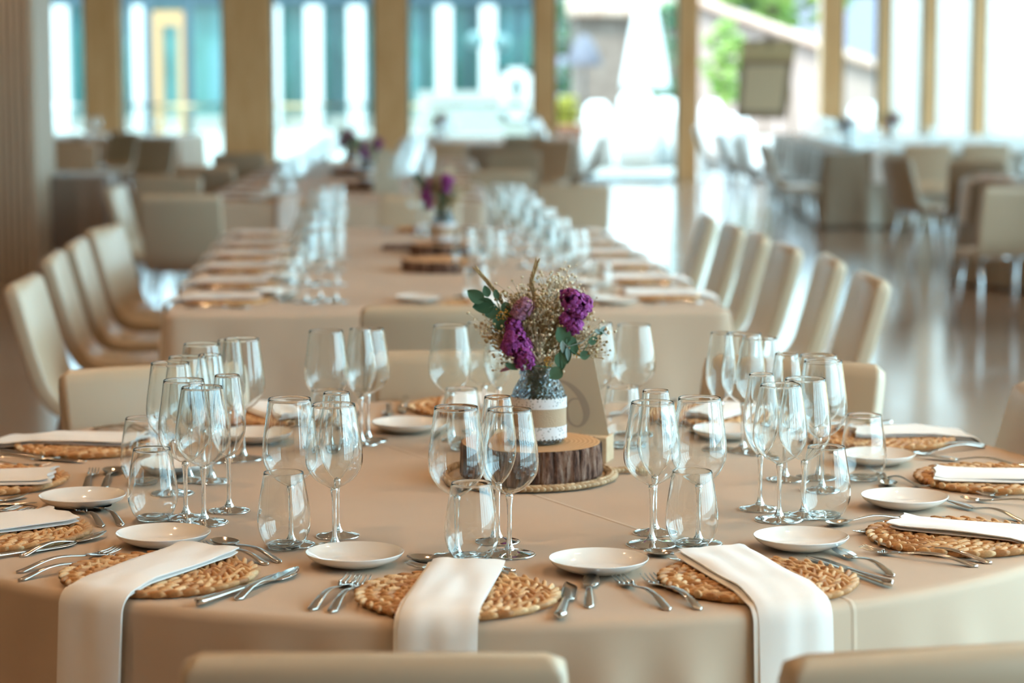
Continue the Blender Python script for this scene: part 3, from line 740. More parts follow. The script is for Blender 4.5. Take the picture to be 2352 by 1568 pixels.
# napkins: a folded linen strip lying on the mat and hanging over the table edge
def napkin_mesh(pin, dirv, to_edge, hang, w0=.112, w1=.122, seed=0, z_on=.0155, zt=0.0, mat_r=.30, over=.014):
    rnd = random.Random(seed); d = Vector((dirv[0], dirv[1], 0)).normalized(); side = Vector((-d.y, d.x, 0)); up = Vector((0, 0, 1))
    path = []
    n1 = 16
    for i in range(n1 + 1):
        s = i / n1 * (to_edge - .012); z = z_on if s < mat_r - .05 else max(.004, z_on - (s - (mat_r - .05)) * .16)
        path.append((Vector((pin[0], pin[1], zt + z)) + d * s, up, s))
    z_last = path[-1][0].z; r = .026; c = path[-1][0] - up * r
    for k in range(1, 7):
        a = k / 6 * pi / 2; path.append((c + d * (r * sin(a)) + up * (r * cos(a)), d * sin(a) + up * cos(a), 0))
    for k in range(1, 13): path.append((c + d * (r + .030 * k / 12) - up * (hang * k / 12), d, 0))
    mb = MB()
    def layer(dy, dz, th, wa, wb, s_in, amp, sd):
        top = []; bot = []; N = len(path); K = 14
        for i, (p, nrm, s) in enumerate(path):
            f = i / (N - 1); w = wa + (wb - wa) * f; rt, rb = [], []
            sk = s_in * (1 if i == 0 else 0)
            for k in range(K + 1):
                q = k / K * 2 - 1
                e = 1 - abs(q) ** 6
                h = amp * noise.noise(Vector((f * 5 + sd, q * 1.6, sd * 3.1))) * (1 if i > 0 else .6)
                pos = p + side * (q * w / 2 + dy) + nrm * (dz + h)
                if i == 0: pos += d * (-.012 * noise.noise(Vector((q * 2.2, sd, 0))) - .004 * q * q) + nrm * (.003)
                rt.append(pos + nrm * (th * (.35 + .65 * e))); rb.append(pos)
            top.append(rt); bot.append(rb)
        mb.grid(top); mb.grid([r_[::-1] for r_ in bot])
        mb.grid([[r_[0] for r_ in bot], [r_[0] for r_ in top]]); mb.grid([[r_[-1] for r_ in top], [r_[-1] for r_ in bot]])
        mb.grid([bot[0][::-1], top[0][::-1]]); mb.grid([top[-1], bot[-1]])
    layer(rnd.choice((-1, 1)) * .005, 0, .0045, w0 + .006, w1 + .004, 0, .0010, seed + .3)
    layer(0, .0055, .0050, w0, w1, 0, .0045, seed + 7.7)
    return mb.mesh('napkin', M['napkin'])

# ------------------------------------------------------------------ the round table's twelve settings
SEAT = dict(A=(-2.6, 'front centre place'), B=(-32.4, 'front left place'), C=(26.5, 'front right place'), D=(-60.4, 'lower left-edge place'),
            E=(-89, 'middle left-edge place'), F=(-118, 'back left place'), G=(57, 'lower right-edge place'),
            H=(90, 'middle right-edge place'), I=(121, 'back right place'), J=(150, 'far place right of the flowers'),
            K=(-149, 'far place left of the plates'), L=(-177, 'far centre place behind the flowers'))
def radial(deg): a = radians(deg); return Vector((sin(a), -cos(a)))
def seat_pt(k, lat, rad):
    """lat: metres to the sitter's right, rad: distance from the table centre"""
    o = radial(SEAT[k][0]); rt = Vector((-o.y, o.x)); p = Vector((CX, CY)) + o * rad + rt * lat
    return (p.x, p.y)
def to_local(k, p):
    o = radial(SEAT[k][0]); rt = Vector((-o.y, o.x)); q = Vector(p) - Vector((CX, CY)); return q.dot(rt), q.dot(o)
ZT = .7505
MATPX = dict(A=(1050, 1366), B=(367, 1318), C=(1741, 1331), D=(0, 1222), F=(205, 1022), G=(2200, 1232))
seatmat = {}
for k in SEAT:
    p = T(*MATPX[k], .757) if k in MATPX else seat_pt(k, 0, .955)
    seatmat[k] = p
    put_mesh('woven_placemat', MATS[ord(k) % 2], (p[0], p[1], ZT), radians(ord(k) * 37), 'round woven water hyacinth mat at the ' + SEAT[k][1], 'placemat')
PLPX = dict(A=(815, 1276), C=(1375, 1291), B=(375, 1231), G=(1840, 1239), H=(2078, 1146), D=(190, 1144), L=(936, 975), K=(590, 998), I=(2012, 1048), J=(1668, 990), E=(402, 1068))
for k, (u, v) in PLPX.items():
    # plate keyed by the sitter whose left hand it serves
    put_mesh('side_plate', PLATE, (*T(u, v, .765), ZT), 0, 'small white side plate at the ' + SEAT[k][1], 'plate')

# napkins
def nap(k, pin, pout, w0, w1, hang=.36, seed=0):
    dx, dy = pout[0] - pin[0], pout[1] - pin[1]; L = hypot(dx, dy); d = (dx / L, dy / L)
    q = Vector((pin[0] - CX, pin[1] - CY)); b = q.dot(Vector(d)); to = -b + sqrt(b * b - q.dot(q) + R * R)
    mc = Vector(seatmat[k]) - Vector(pin); al = mc.dot(Vector(d)); off = abs(mc.x * d[1] - mc.y * d[0])
    me = napkin_mesh(pin, d, to, hang, w0, w1, seed, mat_r=al + sqrt(max(0, .149 ** 2 - off * off)), zt=ZT)
    o = bpy.data.objects.new('napkin', me); COL.objects.link(o)
    tag(o, 'folded white linen napkin hanging off the table at the ' + SEAT[k][1], 'napkin')
nap('A', T(1076, 1303, .765), T(1003, 1430, .757), .112, .113, seed=1)
nap('B', T(474, 1268, .765), T(196, 1374, .757), .116, .106, seed=2)
nap('C', T(1636, 1273, .765), T(1792, 1372, .757), .112, .116, seed=3)
nap('D', T(140, 1190, .765), T(-150, 1226, .765), .125, .125, seed=4)
nap('E', T(118, 1098, .765), T(-200, 1104, .765), .125, .125, seed=5)
nap('F', T(318, 1015, .765), T(60, 1006, .765), .13, .13, seed=6)
nap('G', T(2066, 1204, .765), T(2352, 1232, .765), .10, .12, seed=7)
nap('H', T(2150, 1091, .765), T(2352, 1097, .765), .12, .12, seed=8)
nap('I', T(1950, 996, .765), T(2210, 990, .765), .12, .12, seed=9)
nap('J', T(1590, 960, .765), T(1720, 925, .765), .12, .12, seed=10)
nap('K', seat_pt('K', .0, .83), seat_pt('K', -.02, 1.1), .12, .12, seed=11)
nap('L', seat_pt('L', .02, .84), seat_pt('L', .0, 1.1), .12, .12, seed=12)

# cutlery read from the three front places, the others follow their pattern
CA = {
 'A': [('fork', (813, 1328), (713, 1400), 'outer'), ('fork', (843, 1326), (753, 1411), 'inner'), ('knife', (1313, 1339), (1286, 1422), ''), ('fish', (1355, 1311), (1352, 1407), ''),
       ('spoon', (934, 1283), (1184, 1309), ''), ('small_fork', (932, 1301), (1187, 1320), '')],
 'B': [('fork', (275, 1265), (38, 1313), 'outer'), ('fork', (262, 1282), (42, 1331), 'inner'), ('knife', (660, 1316), (443, 1394), ''), ('fish', (700, 1303), (524, 1383), ''),
       ('spoon', (481, 1239), (660, 1294), ''), ('small_fork', (443, 1250), (637, 1300), '')],
 'C': [('fork', (1418, 1329), (1538, 1399), 'outer'), ('fork', (1477, 1323), (1619, 1404), 'inner'), ('knife', (1853, 1276), (2058, 1351), ''), ('fish', (1888, 1255), (2072, 1329), ''),
       ('spoon', (1479, 1269), (1690, 1296), ''), ('small_fork', (1540, 1290), (1703, 1271), '')],
 'G': [('fork', (1979, 1263), (2246, 1299), 'outer'), ('fork', (2017, 1250), (2303, 1295), 'inner'), ('spoon', (1898, 1207), (2017, 1192), ''), ('small_fork', (1967, 1228), (2066, 1196), ''),
       ('knife', (2150, 1186), (2380, 1215), ''), ('fish', (2163, 1154), (2370, 1200), '')],
 'D': [('knife', (183, 1248), (-30, 1283), ''), ('fish', (245, 1227), (-10, 1290), ''), ('small_fork', (177, 1167), (262, 1227), ''), ('spoon', (222, 1160), (293, 1216), ''),
       ('fork', (47, 1167), (-110, 1190), 'outer'), ('fork', (79, 1170), (-90, 1200), 'inner')],
 'H': [('spoon', (2045, 1118), (2030, 1097), ''), ('small_fork', (2128, 1122), (2048, 1098), ''), ('fork', (2208, 1147), (2370, 1158), 'outer'), ('fork', (2245, 1134), (2400, 1150), 'inner'),
       ('knife', (2140, 1071), (2380, 1073), ''), ('fish', (2112, 1050), (2350, 1068), '')],
 'I': [('fork', (2090, 1046), (2270, 1024), 'outer'), ('fork', (2085, 1030), (2265, 1020), 'inner'), ('spoon', (1905, 1004), (1925, 985), '')],
 'F': [('knife', (193, 1062), (0, 1041), ''), ('fish', (150, 1052), (-20, 1058), ''), ('spoon', (390, 1000), (350, 985), '')],
 'E': [('knife', (84, 1157), (-90, 1158), ''), ('fish', (64, 1138), (-80, 1168), ''), ('small_fork', (217, 1083), (192, 1130), ''), ('spoon', (262, 1078), (232, 1132), '')],
}
def fixlen(kind, a, b):
    """keep the working tip, push the handle to its real length along the measured heading"""
    v = Vector(b) - Vector(a); L = v.length; s = min(1.08, max(.88, L / CL[kind])); v = v.normalized() * CL[kind] * s
    return (a[0] + v.x, a[1] + v.y)
loc = {}
def put_cut(k, kind, a, b, which):
    nm = (which + ' ' if which else '') + CN[kind]
    lay(kind, a, b, 'silver %s at the %s' % (nm, SEAT[k][1]), ZT + (.0 if kind in ('spoon', 'small_fork', 'fork', 'knife', 'fish') else 0))
for k, L_ in CA.items():
    for kind, p, q, which in L_:
        a, b = T(*p, .753), T(*q, .753)
        if k not in ('A', 'B', 'C'): b = fixlen(kind, a, b)
        put_cut(k, kind, a, b, which)
for kind, p, q, which in CA['A']:
    loc[(kind, which)] = (to_local('A', T(*p, .753)), to_local('A', T(*q, .753)))
for k, skip in (('E', ('knife', 'fish', 'small_fork', 'spoon')), ('F', ('knife', 'fish', 'spoon')), ('I', ('fork', 'spoon')), ('J', ()), ('K', ()), ('L', ())):
    for (kind, which), (a, b) in loc.items():
        if kind in skip: continue
        put_cut(k, kind, seat_pt(k, a[0], a[1]), seat_pt(k, b[0], b[1]), which)

# glasses, by the middle of their rims
GP = [('white', 665, 916, 'B'), ('red', 766, 929, 'B'), ('flute', 773, 902, 'B'), ('tumbler', 651, 1085, 'B'),
      ('white', 422, 873, 'D'), ('red', 464, 889, 'D'), ('flute', 522, 862, 'D'), ('tumbler', 349, 1031, 'D'),
      ('white', 391, 834, 'E'), ('red', 430, 820, 'E'), ('flute', 482, 815, 'E'), ('tumbler', 328, 960, 'E'),
      ('red', 463, 790, 'F'), ('flute', 526, 781, 'F'), ('white', 555, 779, 'F'),
      ('white', 749, 760, 'K'), ('flute', 827, 755, 'K'), ('red', 843, 756, 'K'), ('tumbler', 752, 897, 'K'),
      ('white', 1048, 935, 'A'), ('red', 1170, 940, 'A'), ('flute', 1143, 911, 'A'), ('tumbler', 1083, 1109, 'A'),
      ('white', 1034, 748, 'L'), ('red', 1112, 741, 'L'), ('flute', 1145, 738, 'L'), ('tumbler', 1060, 893, 'L'),
      ('white', 1368, 742, 'J'), ('red', 1456, 746, 'J'), ('tumbler', 1430, 888, 'J'),
      ('red', 1499, 924, 'C'), ('white', 1607, 914, 'C'), ('flute', 1506, 897, 'C'), ('tumbler', 1590, 1082, 'C'),
      ('red', 1793, 884, 'G'), ('white', 1850, 870, 'G'), ('flute', 1749, 859, 'G'), ('tumbler', 1898, 1026, 'G'),
      ('flute', 1807, 812, 'H'), ('red', 1880, 816, 'H'), ('white', 1891, 829, 'H'), ('tumbler', 1985, 953, 'H'),
      ('flute', 1657, 764, 'I'), ('white', 1709, 766, 'I'), ('red', 1745, 776, 'I')]
for kind, u, v, k in GP:
    x, y = T(u, v, .75 + HT[kind])
    PR[kind].put((x, y, ZT), radians(u), 'empty clear %s at the %s' % (NICE[kind], SEAT[k][1]))

# ------------------------------------------------------------------ flowers, jar, log, table number
leafg = leaf_mat('eucalyptus leaf', (.035, .11, .055), (.09, .20, .12)); leafb = leaf_mat('blue grey leaf', (.20, .36, .36), (.38, .55, .56))
purple = leaf_mat('purple hydrangea', (.20, .02, .16), (.40, .07, .36)); mauve = leaf_mat('mauve bloom', (.30, .12, .22), (.50, .25, .38))
cream = leaf_mat('cream gypsophila', (.62, .50, .33), (.84, .76, .58)); straw = leaf_mat('straw', (.28, .17, .07), (.52, .38, .19)); amber = leaf_mat('amber bloom', (.55, .26, .03), (.75, .42, .08))
stemm = mat('dry stem', (.26, .19, .08), .8)
glassj = bpy.data.materials.new('hammered jar glass'); glassj.use_nodes = True
t_ = glassj.node_tree; t_.nodes.remove(t_.nodes['Principled BSDF']); gj = t_.nodes.new('ShaderNodeBsdfGlass'); gj.inputs['IOR'].default_value = 1.45; gj.inputs[0].default_value = (.93, .97, 1, 1); gj.inputs['Roughness'].default_value = .02
vo = t_.nodes.new('ShaderNodeTexVoronoi'); vo.inputs['Scale'].default_value = 130; tc_ = t_.nodes.new('ShaderNodeTexCoord'); bu = t_.nodes.new('ShaderNodeBump'); bu.inputs['Strength'].default_value = .9; bu.inputs['Distance'].default_value = .004
t_.links.new(tc_.outputs['Object'], vo.inputs['Vector']); t_.links.new(vo.outputs['Distance'], bu.inputs['Height']); t_.links.new(bu.outputs[0], gj.inputs['Normal']); t_.links.new(gj.outputs[0], t_.nodes['Material Output'].inputs[0])
burlap = fabric('burlap band', (.50, .37, .25), .95, 420, .8, .2, .15)
lace = mat('white lace', (.80, .80, .82), .8); _t = NT(lace)
vor = _t.n('ShaderNodeTexVoronoi'); vor.inputs['Scale'].default_value = 170; _t.l(_t.coord('Object', (1, 1, 1)), vor.inputs['Vector'])
_t.l(_t.ramp(vor.outputs['Distance'], [(.18, (.45, .45, .45)), (.36, (1, 1, 1))]), _t.b.inputs['Alpha'])

def make_log(rx, h, seed, label, loc_, cutaway=True):
    rnd = random.Random(seed); o = thing('log_slice', label, 'log slice', loc_); mb = MB(); N = 220; rows = []
    for j in range(14):
        z = h * j / 13; row = []
        for i in range(N):
            a = 2 * pi * i / N
            v = noise.noise(Vector((cos(a) * 22, sin(a) * 22, z * 7 + seed))); v2 = noise.noise(Vector((cos(a) * 3, sin(a) * 3, z * 2 + seed)))
            v = (1 - abs(v) * 2.6) * .0062; e = .002 if j in (0, 13) else 0
            row.append((((rx + v + v2 * .006 - e) * cos(a)), ((rx + v + v2 * .006 - e) * sin(a)), z))
        rows.append(row)
    mb.loft(rows, cap=False); mb.build('bark', M['bark'], o)
    top = []; 
    for q in (.02, .3, .6, .85, .97, 1):
        top.append([(x * q, y * q, h - (.0 if q < 1 else .001)) for x, y, z in [((rx + .0) * cos(2 * pi * i / 120) * (1 + .02 * noise.noise(Vector((cos(2 * pi * i / 120) * 3, sin(2 * pi * i / 120) * 3, seed)))), (rx) * sin(2 * pi * i / 120), 0) for i in range(120)]])
    mb = MB(); mb.loft(top, cap=False); mb.add(top[0], [tuple(range(120))]); mb.build('cut_face', M['cutwood'], o, (0, 0, .0008)); return o
lx, ly = T(1222, 1102); ly += .03
braid = MB(); rnd = random.Random(3); rb = .166; nB = 92
for side in (-1, 0, 1):
    for i in range(nB):
        a = 2 * pi * (i + side * .33) / nB; r = rb + side * .0055; tx, ty = -sin(a), cos(a); rx_, ry_ = cos(a), sin(a); ang = .55 * (side if side else rnd.choice((-.2, .2)))
        d = Vector((tx * cos(ang) + rx_ * sin(ang), ty * cos(ang) + ry_ * sin(ang), 0)); w = Vector((0, 0, 1)).cross(d); Mx = Matrix((d, w, Vector((0, 0, 1)))).transposed()
        braid.ball((r * rx_, r * ry_, .0075 + (.002 if side == 0 else 0)), (.0115, .0045, .0055), Mx, 7, 5)
for i in range(9):
    for side in (-1, 1):
        a = radians(12) ; p = Vector((rb * cos(a) + .006 + i * .0075, rb * sin(a) + side * .004 + i * .003, .008)); braid.ball(p, (.0095, .0045, .0055), Matrix.Rotation(side * .5 + .35, 3, 'Z'), 7, 5)
for k in range(6):
    r = rb - .014 - k * .0; 
braid.lathe([(.0001, .006), (rb - .008, .006), (rb - .008, .0005), (.0001, .0005)], 60)
tag(braid.build('braided_trivet', M['jute'], None, (T(1207, 1098)[0], ly - .005, ZT)), 'round braided trivet with a loose tail under the log slice', 'trivet')
make_log(.131, .062, 3, 'thick bark-edged log slice under the front flower jar', (lx, ly, ZT + .0078))
ZL = ZT + .0078 + .062 + .001
jx, jy = (1238 - 1176) / F * (ly - .02), ly - .02
def make_jar(label, loc_):
    j = thing('flower_jar', label, 'jar', loc_)
    out = smooth2([(.030, .0005), (.044, .002), (.0505, .012), (.0515, .04), (.0515, .085), (.049, .100), (.041, .116), (.0355, .124), (.0355, .130), (.0375, .132), (.0375, .138), (.0355, .140), (.0355, .146)], 4)
    inn = [(max(.001, r - .0028), z + (.003 if z < .01 else 0)) for r, z in out][::-1]
    MB().lathe([(.0001, .0005)] + out + inn + [(.0001, .0045)], 72).build('glass_body', glassj, j)
    b = MB(); b.lathe([(.0522, .024), (.0526, .03), (.0526, .072), (.0522, .078)], 90); b.build('burlap_band', burlap, j)
    for z0, z1 in ((.012, .036), (.070, .090)):
        secs = []
        for q in range(6):
            z = z0 + (z1 - z0) * q / 5
            secs.append([((.0533 + (.0005 if q in (0, 5) else 0)) * cos(2 * pi * i / 160), .0533 * sin(2 * pi * i / 160), z + (.0016 * sin(40 * 2 * pi * i / 160 / 1.0) if (q == 0 and z0 < .05) or (q == 5 and z0 > .05) else 0)) for i in range(160)])
        mb = MB(); mb.loft(secs, cap=False); mb.build('lace_trim', lace, j)
    return j
JAR = Proto(make_jar('', (0, 0, 0)))
JAR.put((jx, jy, ZL), 0, 'hammered glass jar with burlap and lace band on the front log slice')

def petal_cluster(mb, c, r, n, size, rnd, squash=1.0):
    for k in range(n):
        v = Vector((rnd.gauss(0, 1), rnd.gauss(0, 1), rnd.gauss(0, 1))).normalized(); p = Vector(c) + Vector((v.x * r, v.y * r, v.z * r * squash))
        q = v.to_track_quat('Z', 'Y').to_matrix()
        for i in range(4):
            a = i * pi / 2 + rnd.uniform(-.2, .2)
            off = q @ Vector((cos(a) * size * .55, sin(a) * size * .55, rnd.uniform(-.1, .25) * size))
            Mx = q @ Matrix.Rotation(a, 3, 'Z') @ Matrix.Rotation(rnd.uniform(-.5, .3), 3, 'Y')
            mb.ball(p + off, (size * .62, size * .5, size * .07), Mx, 8, 4)
def leaf(mb, p, d, L, w, nrm=(0, -1, 0), curl=.15):
    d = Vector(d).normalized(); nrm = Vector(nrm); s = d.cross(nrm).normalized(); nrm = s.cross(d).normalized(); G = []
    for i in range(9):
        f = i / 8; ww = w * (sin(pi * f ** .8) ** .75) if 0 < f < 1 else w * .03; row = []
        for k in (-1, -.5, 0, .5, 1): row.append(Vector(p) + d * (L * f) + s * (ww * k / 2) + nrm * (-curl * L * f * f + abs(k) * w * .10))
        G.append(row)
    mb.grid(G); mb.grid([[q - nrm * .0006 for q in r][::-1] for r in G])
def bouquet(label, detail=1.0):
    """built in metres around the jar's axis; origin at the jar mouth"""
    rnd = random.Random(21); S = (jy) / F        # metres per photo pixel at the jar
    o = thing('dried_bouquet', label, 'bouquet', (0, 0, 0))
    P = lambda u, v, dy=0: Vector(((u - 1238) * S, dy, (862 - v) * S * 1.01))
    st_ = MB()
    def stem(tip, r=.0011, base=None):
        b = base or Vector((rnd.uniform(-.018, .018), rnd.uniform(-.018, .018), -.10)); mth = Vector((rnd.uniform(-.022, .022), rnd.uniform(-.02, .02), .0))
        pts = [b, mth, mth.lerp(Vector(tip), .5) + Vector((0, 0, .012)), Vector(tip)]
        st_.tube(catmull(pts, 4), r, 5)
    # gypsophila sprays
    sprays = [(1205, 700), (1262, 665), (1285, 650), (1240, 690), (1290, 700), (1250, 730), (1280, 745), (1225, 740), (1150, 740), (1130, 770), (1140, 800), (1120, 760), (1175, 700), (1190, 680), (1330, 770), (1350, 745), (1345, 790), (1372, 765), (1310, 735), (1300, 780), (1235, 790), (1255, 820), (1215, 820), (1160, 830), (1150, 815), (1265, 790), (1290, 760), (1265, 710), (1230, 655 + 60), (1320, 700), (1375, 800), (1275, 690), (1225, 765), (1245, 740), (1205, 760), (1160, 775), (1170, 815), (1240, 815), (1275, 835), (1325, 790), (1265, 730), (1180, 735), (1215, 685), (1250, 770), (1300, 660), (1140, 780), (1230, 835)]
    for gi, (u, v) in enumerate(sprays):
        dy = rnd.uniform(-.055, .05); c = P(u, v, dy); mb = MB(); nb = int(30 * detail)
        for i in range(nb):
            q = c + Vector((rnd.gauss(0, .013), rnd.gauss(0, .013), rnd.gauss(0, .013))); rr2 = rnd.uniform(.0014, .0036)
            mb.ball(q, (rr2, rr2, rr2 * .85), None, 7, 4)
            if detail > .5: mb.tube([c - Vector((c.x * .25, 0, .02)), q], .0004, 3, False)
        mb.build('gypsophila_spray', cream if gi % 3 else straw, o); stem(c)
    # brown dried filler in the heart of the bunch
    mb = MB()
    for i in range(950):
        a = rnd.uniform(0, 2 * pi); q = sqrt(rnd.uniform(0, 1)); uu = 1242 + 98 * q * cos(a); vv = 768 + 66 * q * sin(a)
        c = P(uu, vv, rnd.uniform(-.045, .045)); dd = Vector((c.x, c.y, .12 + c.z * .5)).normalized()
        mb.ball(c, (.0014, .0014, rnd.uniform(.003, .007)), dd.to_track_quat('Z', 'Y').to_matrix(), 5, 3)
    mb.build('dried_filler', straw, o)
    # hydrangea heads
    for lst, mm in (([(1183, 782, .019), (1198, 805, .020), (1180, 755, .013), (1205, 830, .017), (1172, 800, .014)], purple), ([(1318, 700, .020), (1336, 706, .018), (1305, 690, .014), (1316, 752, .015), (1302, 740, .011), (1328, 722, .013)], purple), ([(1205, 712, .014), (1193, 722, .012)], mauve)):
        mb = MB(); cc = Vector((0, 0, 0))
        for u, v, r in lst:
            c = P(u, v, rnd.uniform(-.060, -.048)); petal_cluster(mb, c, r * .95, int(20 * detail) + 4, .0100, rnd); cc = c
        mb.build('hydrangea_head', mm, o); stem(cc, .0018)
    # amber tufts
    for u, v in ((1258, 835), (1325, 815), (1155, 730)):
        mb = MB(); c = P(u, v, -.05)
        for i in range(30): mb.ball(c + Vector((rnd.gauss(0, .005), rnd.gauss(0, .005), rnd.gauss(0, .006))), .0017, None, 5, 3)
        mb.build('amber_tuft', amber, o); stem(c)
    # eucalyptus, left spray and right lower spray
    mb = MB()
    for (u, v, du, dv, L, w) in ((1112, 700, -34, -22, .036, .026), (1136, 706, -42, 6, .040, .031), (1122, 690, -8, -24, .022, .016), (1150, 720, -38, 12, .030, .026), (1160, 700, 6, 36, .028, .020), (1150, 728, -4, 24, .034, .026), (1138, 672, 4, 24, .022, .012)):
        leaf(mb, P(u, v, -.045), (du, 0, -dv), L * 1.05, w)
    mb.tube([P(1165, 760, -.03), P(1150, 722, -.045), P(1136, 706, -.045), P(1112, 698, -.045)], .0012, 5); mb.tube([P(1150, 722, -.045), P(1138, 690, -.045)], .001, 5); mb.tube([P(1150, 722, -.045), P(1162, 704, -.045)], .001, 5)
    mb.build('eucalyptus_sprig', leafg, o); stem(P(1150, 715, -.04))
    mb = MB()
    for (u, v, du, dv, L, w) in ((1300, 795, -16, -46, .040, .030), (1296, 800, 6, 40, .034, .022), (1284, 812, 6, 38, .036, .024), (1290, 850, -20, 16, .030, .026), (1300, 780, 18, 14, .026, .020), (1330, 822, 18, -4, .022, .018), (1350, 792, 18, -10, .020, .016), (1372, 772, 14, -12, .016, .011), (1318, 790, 0, 40, .026, .016), (1160, 838, 30, 16, .028, .011)):
        leaf(mb, P(u, v, -.062), (du, 0, -dv), L, w)
    for a_, b_ in (((1296, 840), (1296, 795)), ((1296, 800), (1330, 822)), ((1330, 822), (1350, 792)), ((1350, 792), (1372, 772)), ((1296, 800), (1318, 790)), ((1290, 850), (1284, 812)), ((1284, 812), (1296, 800)), ((1296, 800), (1300, 780)), ((1290, 850), (1160, 838))): mb.tube([P(*a_, -.061), P(*b_, -.061)], .0009, 5)
    mb.build('eucalyptus_sprig', leafg, o); stem(P(1300, 800, -.05))
    mb = MB()
    for (u, v, du, dv, L, w) in ((1290, 786, 2, 30, .024, .009), (1302, 800, 2, 30, .027, .009), (1375, 765, 16, -14, .016, .006), (1378, 762, 16, 14, .018, .003), (1366, 760, 10, 10, .012, .008)): leaf(mb, P(u, v, -.068), (du, 0, -dv), L, w)
    mb.tube([P(1290, 786, -.067), P(1302, 800, -.067), P(1335, 790, -.067), P(1368, 763, -.067), P(1378, 762, -.067)], .0008, 5)
    mb.build('blue_leaf_sprig', leafb, o)
    mb = MB(); leaf(mb, P(1190, 838, -.055), (-38, 0, -20), .040, .009, curl=.25); mb.build('mauve_leaf', mauve, o)
    # oat spikes
    for pts in ([(1165, 740), (1150, 700), (1128, 668), (1098, 632)], [(1232, 760), (1228, 700), (1222, 660), (1232, 616)], [(1205, 790), (1190, 745), (1175, 735)]):
        mb = MB(); Q = catmull([P(u, v, -.035) for u, v in pts], 8); mb.tube(Q, .0010, 5)
        for i in range(6, len(Q), 1):
            for sd in (-1, 1):
                d = (Q[i] - Q[i - 1]).normalized(); dd = (d + Vector((sd * .33, rnd.uniform(-.2, .2), 0))).normalized()
                Mx = dd.to_track_quat('Z', 'Y').to_matrix(); mb.ball(Q[i] + dd * .006, (.0017, .0014, .0085), Mx, 6, 4)
        mb.build('oat_spike', straw, o)
    for i in range(16): stem(P(rnd.uniform(1150, 1320), rnd.uniform(740, 840), rnd.uniform(-.03, .05)), .0012)
    st_.build('stems', stemm, o)
    return o
BQ = Proto(bouquet('', 1.0))
BQ.put((jx, jy, ZL + .140), 0, 'dried bouquet with purple hydrangea, cream gypsophila and eucalyptus in the front jar')
# card on pine block
crz = radians(-15.6); c0 = Vector((.188, 4.53, 0)); ex = Vector((cos(crz), sin(crz), 0)); ey = Vector((-sin(crz), cos(crz), 0))
corg = c0 - ex * .13 + ey * .0315 + Vector((0, 0, ZT))
card = thing('table_number', 'cream table number card with a faint 6 seen from behind, slotted in a pine block', 'table number', corg, crz)
def cd(u, v, dy=0):                      # point of the card's own plane, in the stand's frame
    ray = PD(u, v, 1.0) - Vector((0, 0, H)); k = (corg + ey * dy - Vector((0, 0, H))).dot(ey) / ray.dot(ey); p = Vector((0, 0, H)) + ray * k - corg
    return Vector((p.dot(ex), p.dot(ey), p.z))
mb = MB(); A_ = [cd(1215, 822), cd(1364, 822), cd(1401, 1014), cd(1190, 1004)]
A_[2].z = A_[3].z = .044
mb.add(A_ + [p + Vector((0, .0012, 0)) for p in A_], [(0, 3, 2, 1), (4, 5, 6, 7), (0, 1, 5, 4), (1, 2, 6, 5), (2, 3, 7, 6), (3, 0, 4, 7)], False); mb.build('card', M['card'], card)
# the figure: thick-and-thin stroke
stroke = [(1262, 872, 2), (1285, 874, 5), (1308, 884, 10), (1330, 905, 14), (1343, 930, 17), (1347, 952, 15), (1340, 971, 9), (1326, 979, 5), (1309, 970, 6), (1302, 950, 8), (1303, 930, 6), (1313, 917, 5), (1328, 916, 3), (1338, 922, 2)]
mb = MB(); Lf, Rg = [], []
QQ = catmull([Vector((a, b, 0)) for a, b, _ in stroke], 4); WW = [p.x for p in catmull([(w, 0, 0) for _, _, w in stroke], 4)]
for i, p in enumerate(QQ):
    t_v = (QQ[min(i + 1, len(QQ) - 1)] - QQ[max(0, i - 1)]).normalized(); nv_ = Vector((-t_v.y, t_v.x, 0)) * WW[i] / 2
    Lf.append(cd((p + nv_).x, (p + nv_).y, -.0004)); Rg.append(cd((p - nv_).x, (p - nv_).y, -.0004))
mb.grid([Lf, Rg], False); mb.build('figure', M['ink'], card)
MB().box(-.13, .13, -.0315, .0315, 0, .052).build('block', M['block'], card, bevel=.0015)

# ------------------------------------------------------------------ long-table settings
NAPM = napkin_mesh((0, 0), (0, -1), .30, .28, .115, .12, 33, mat_r=.27)   # lies from y=0 to the edge at y=-.30
def far_cut(kind):
    mb = MB(); L = CL[kind]
    mb.loft(handle_secs(L * .38, L, .007, .015, .004, .008, 8))
    if kind in ('fork',): mb.loft([[Vector((x, w * cos(a), .003 + .001 * sin(a))) for a in [2 * pi * k / 8 for k in range(8)]] for x, w in ((L * .39, .003), (L * .3, .011), (L * .1, .011), (0, .010))])
    else: mb.loft([[Vector((x, w * cos(a), .003 + .001 * sin(a))) for a in [2 * pi * k / 8 for k in range(8)]] for x, w in ((L * .39, .004), (L * .3, .011), (L * .12, .011), (0, .002))])
    return mb.mesh({'fork': 'dinner_fork', 'knife': 'table_knife'}[kind], M['steel'])
FC = {k: far_cut(k) for k in ('fork', 'knife')}
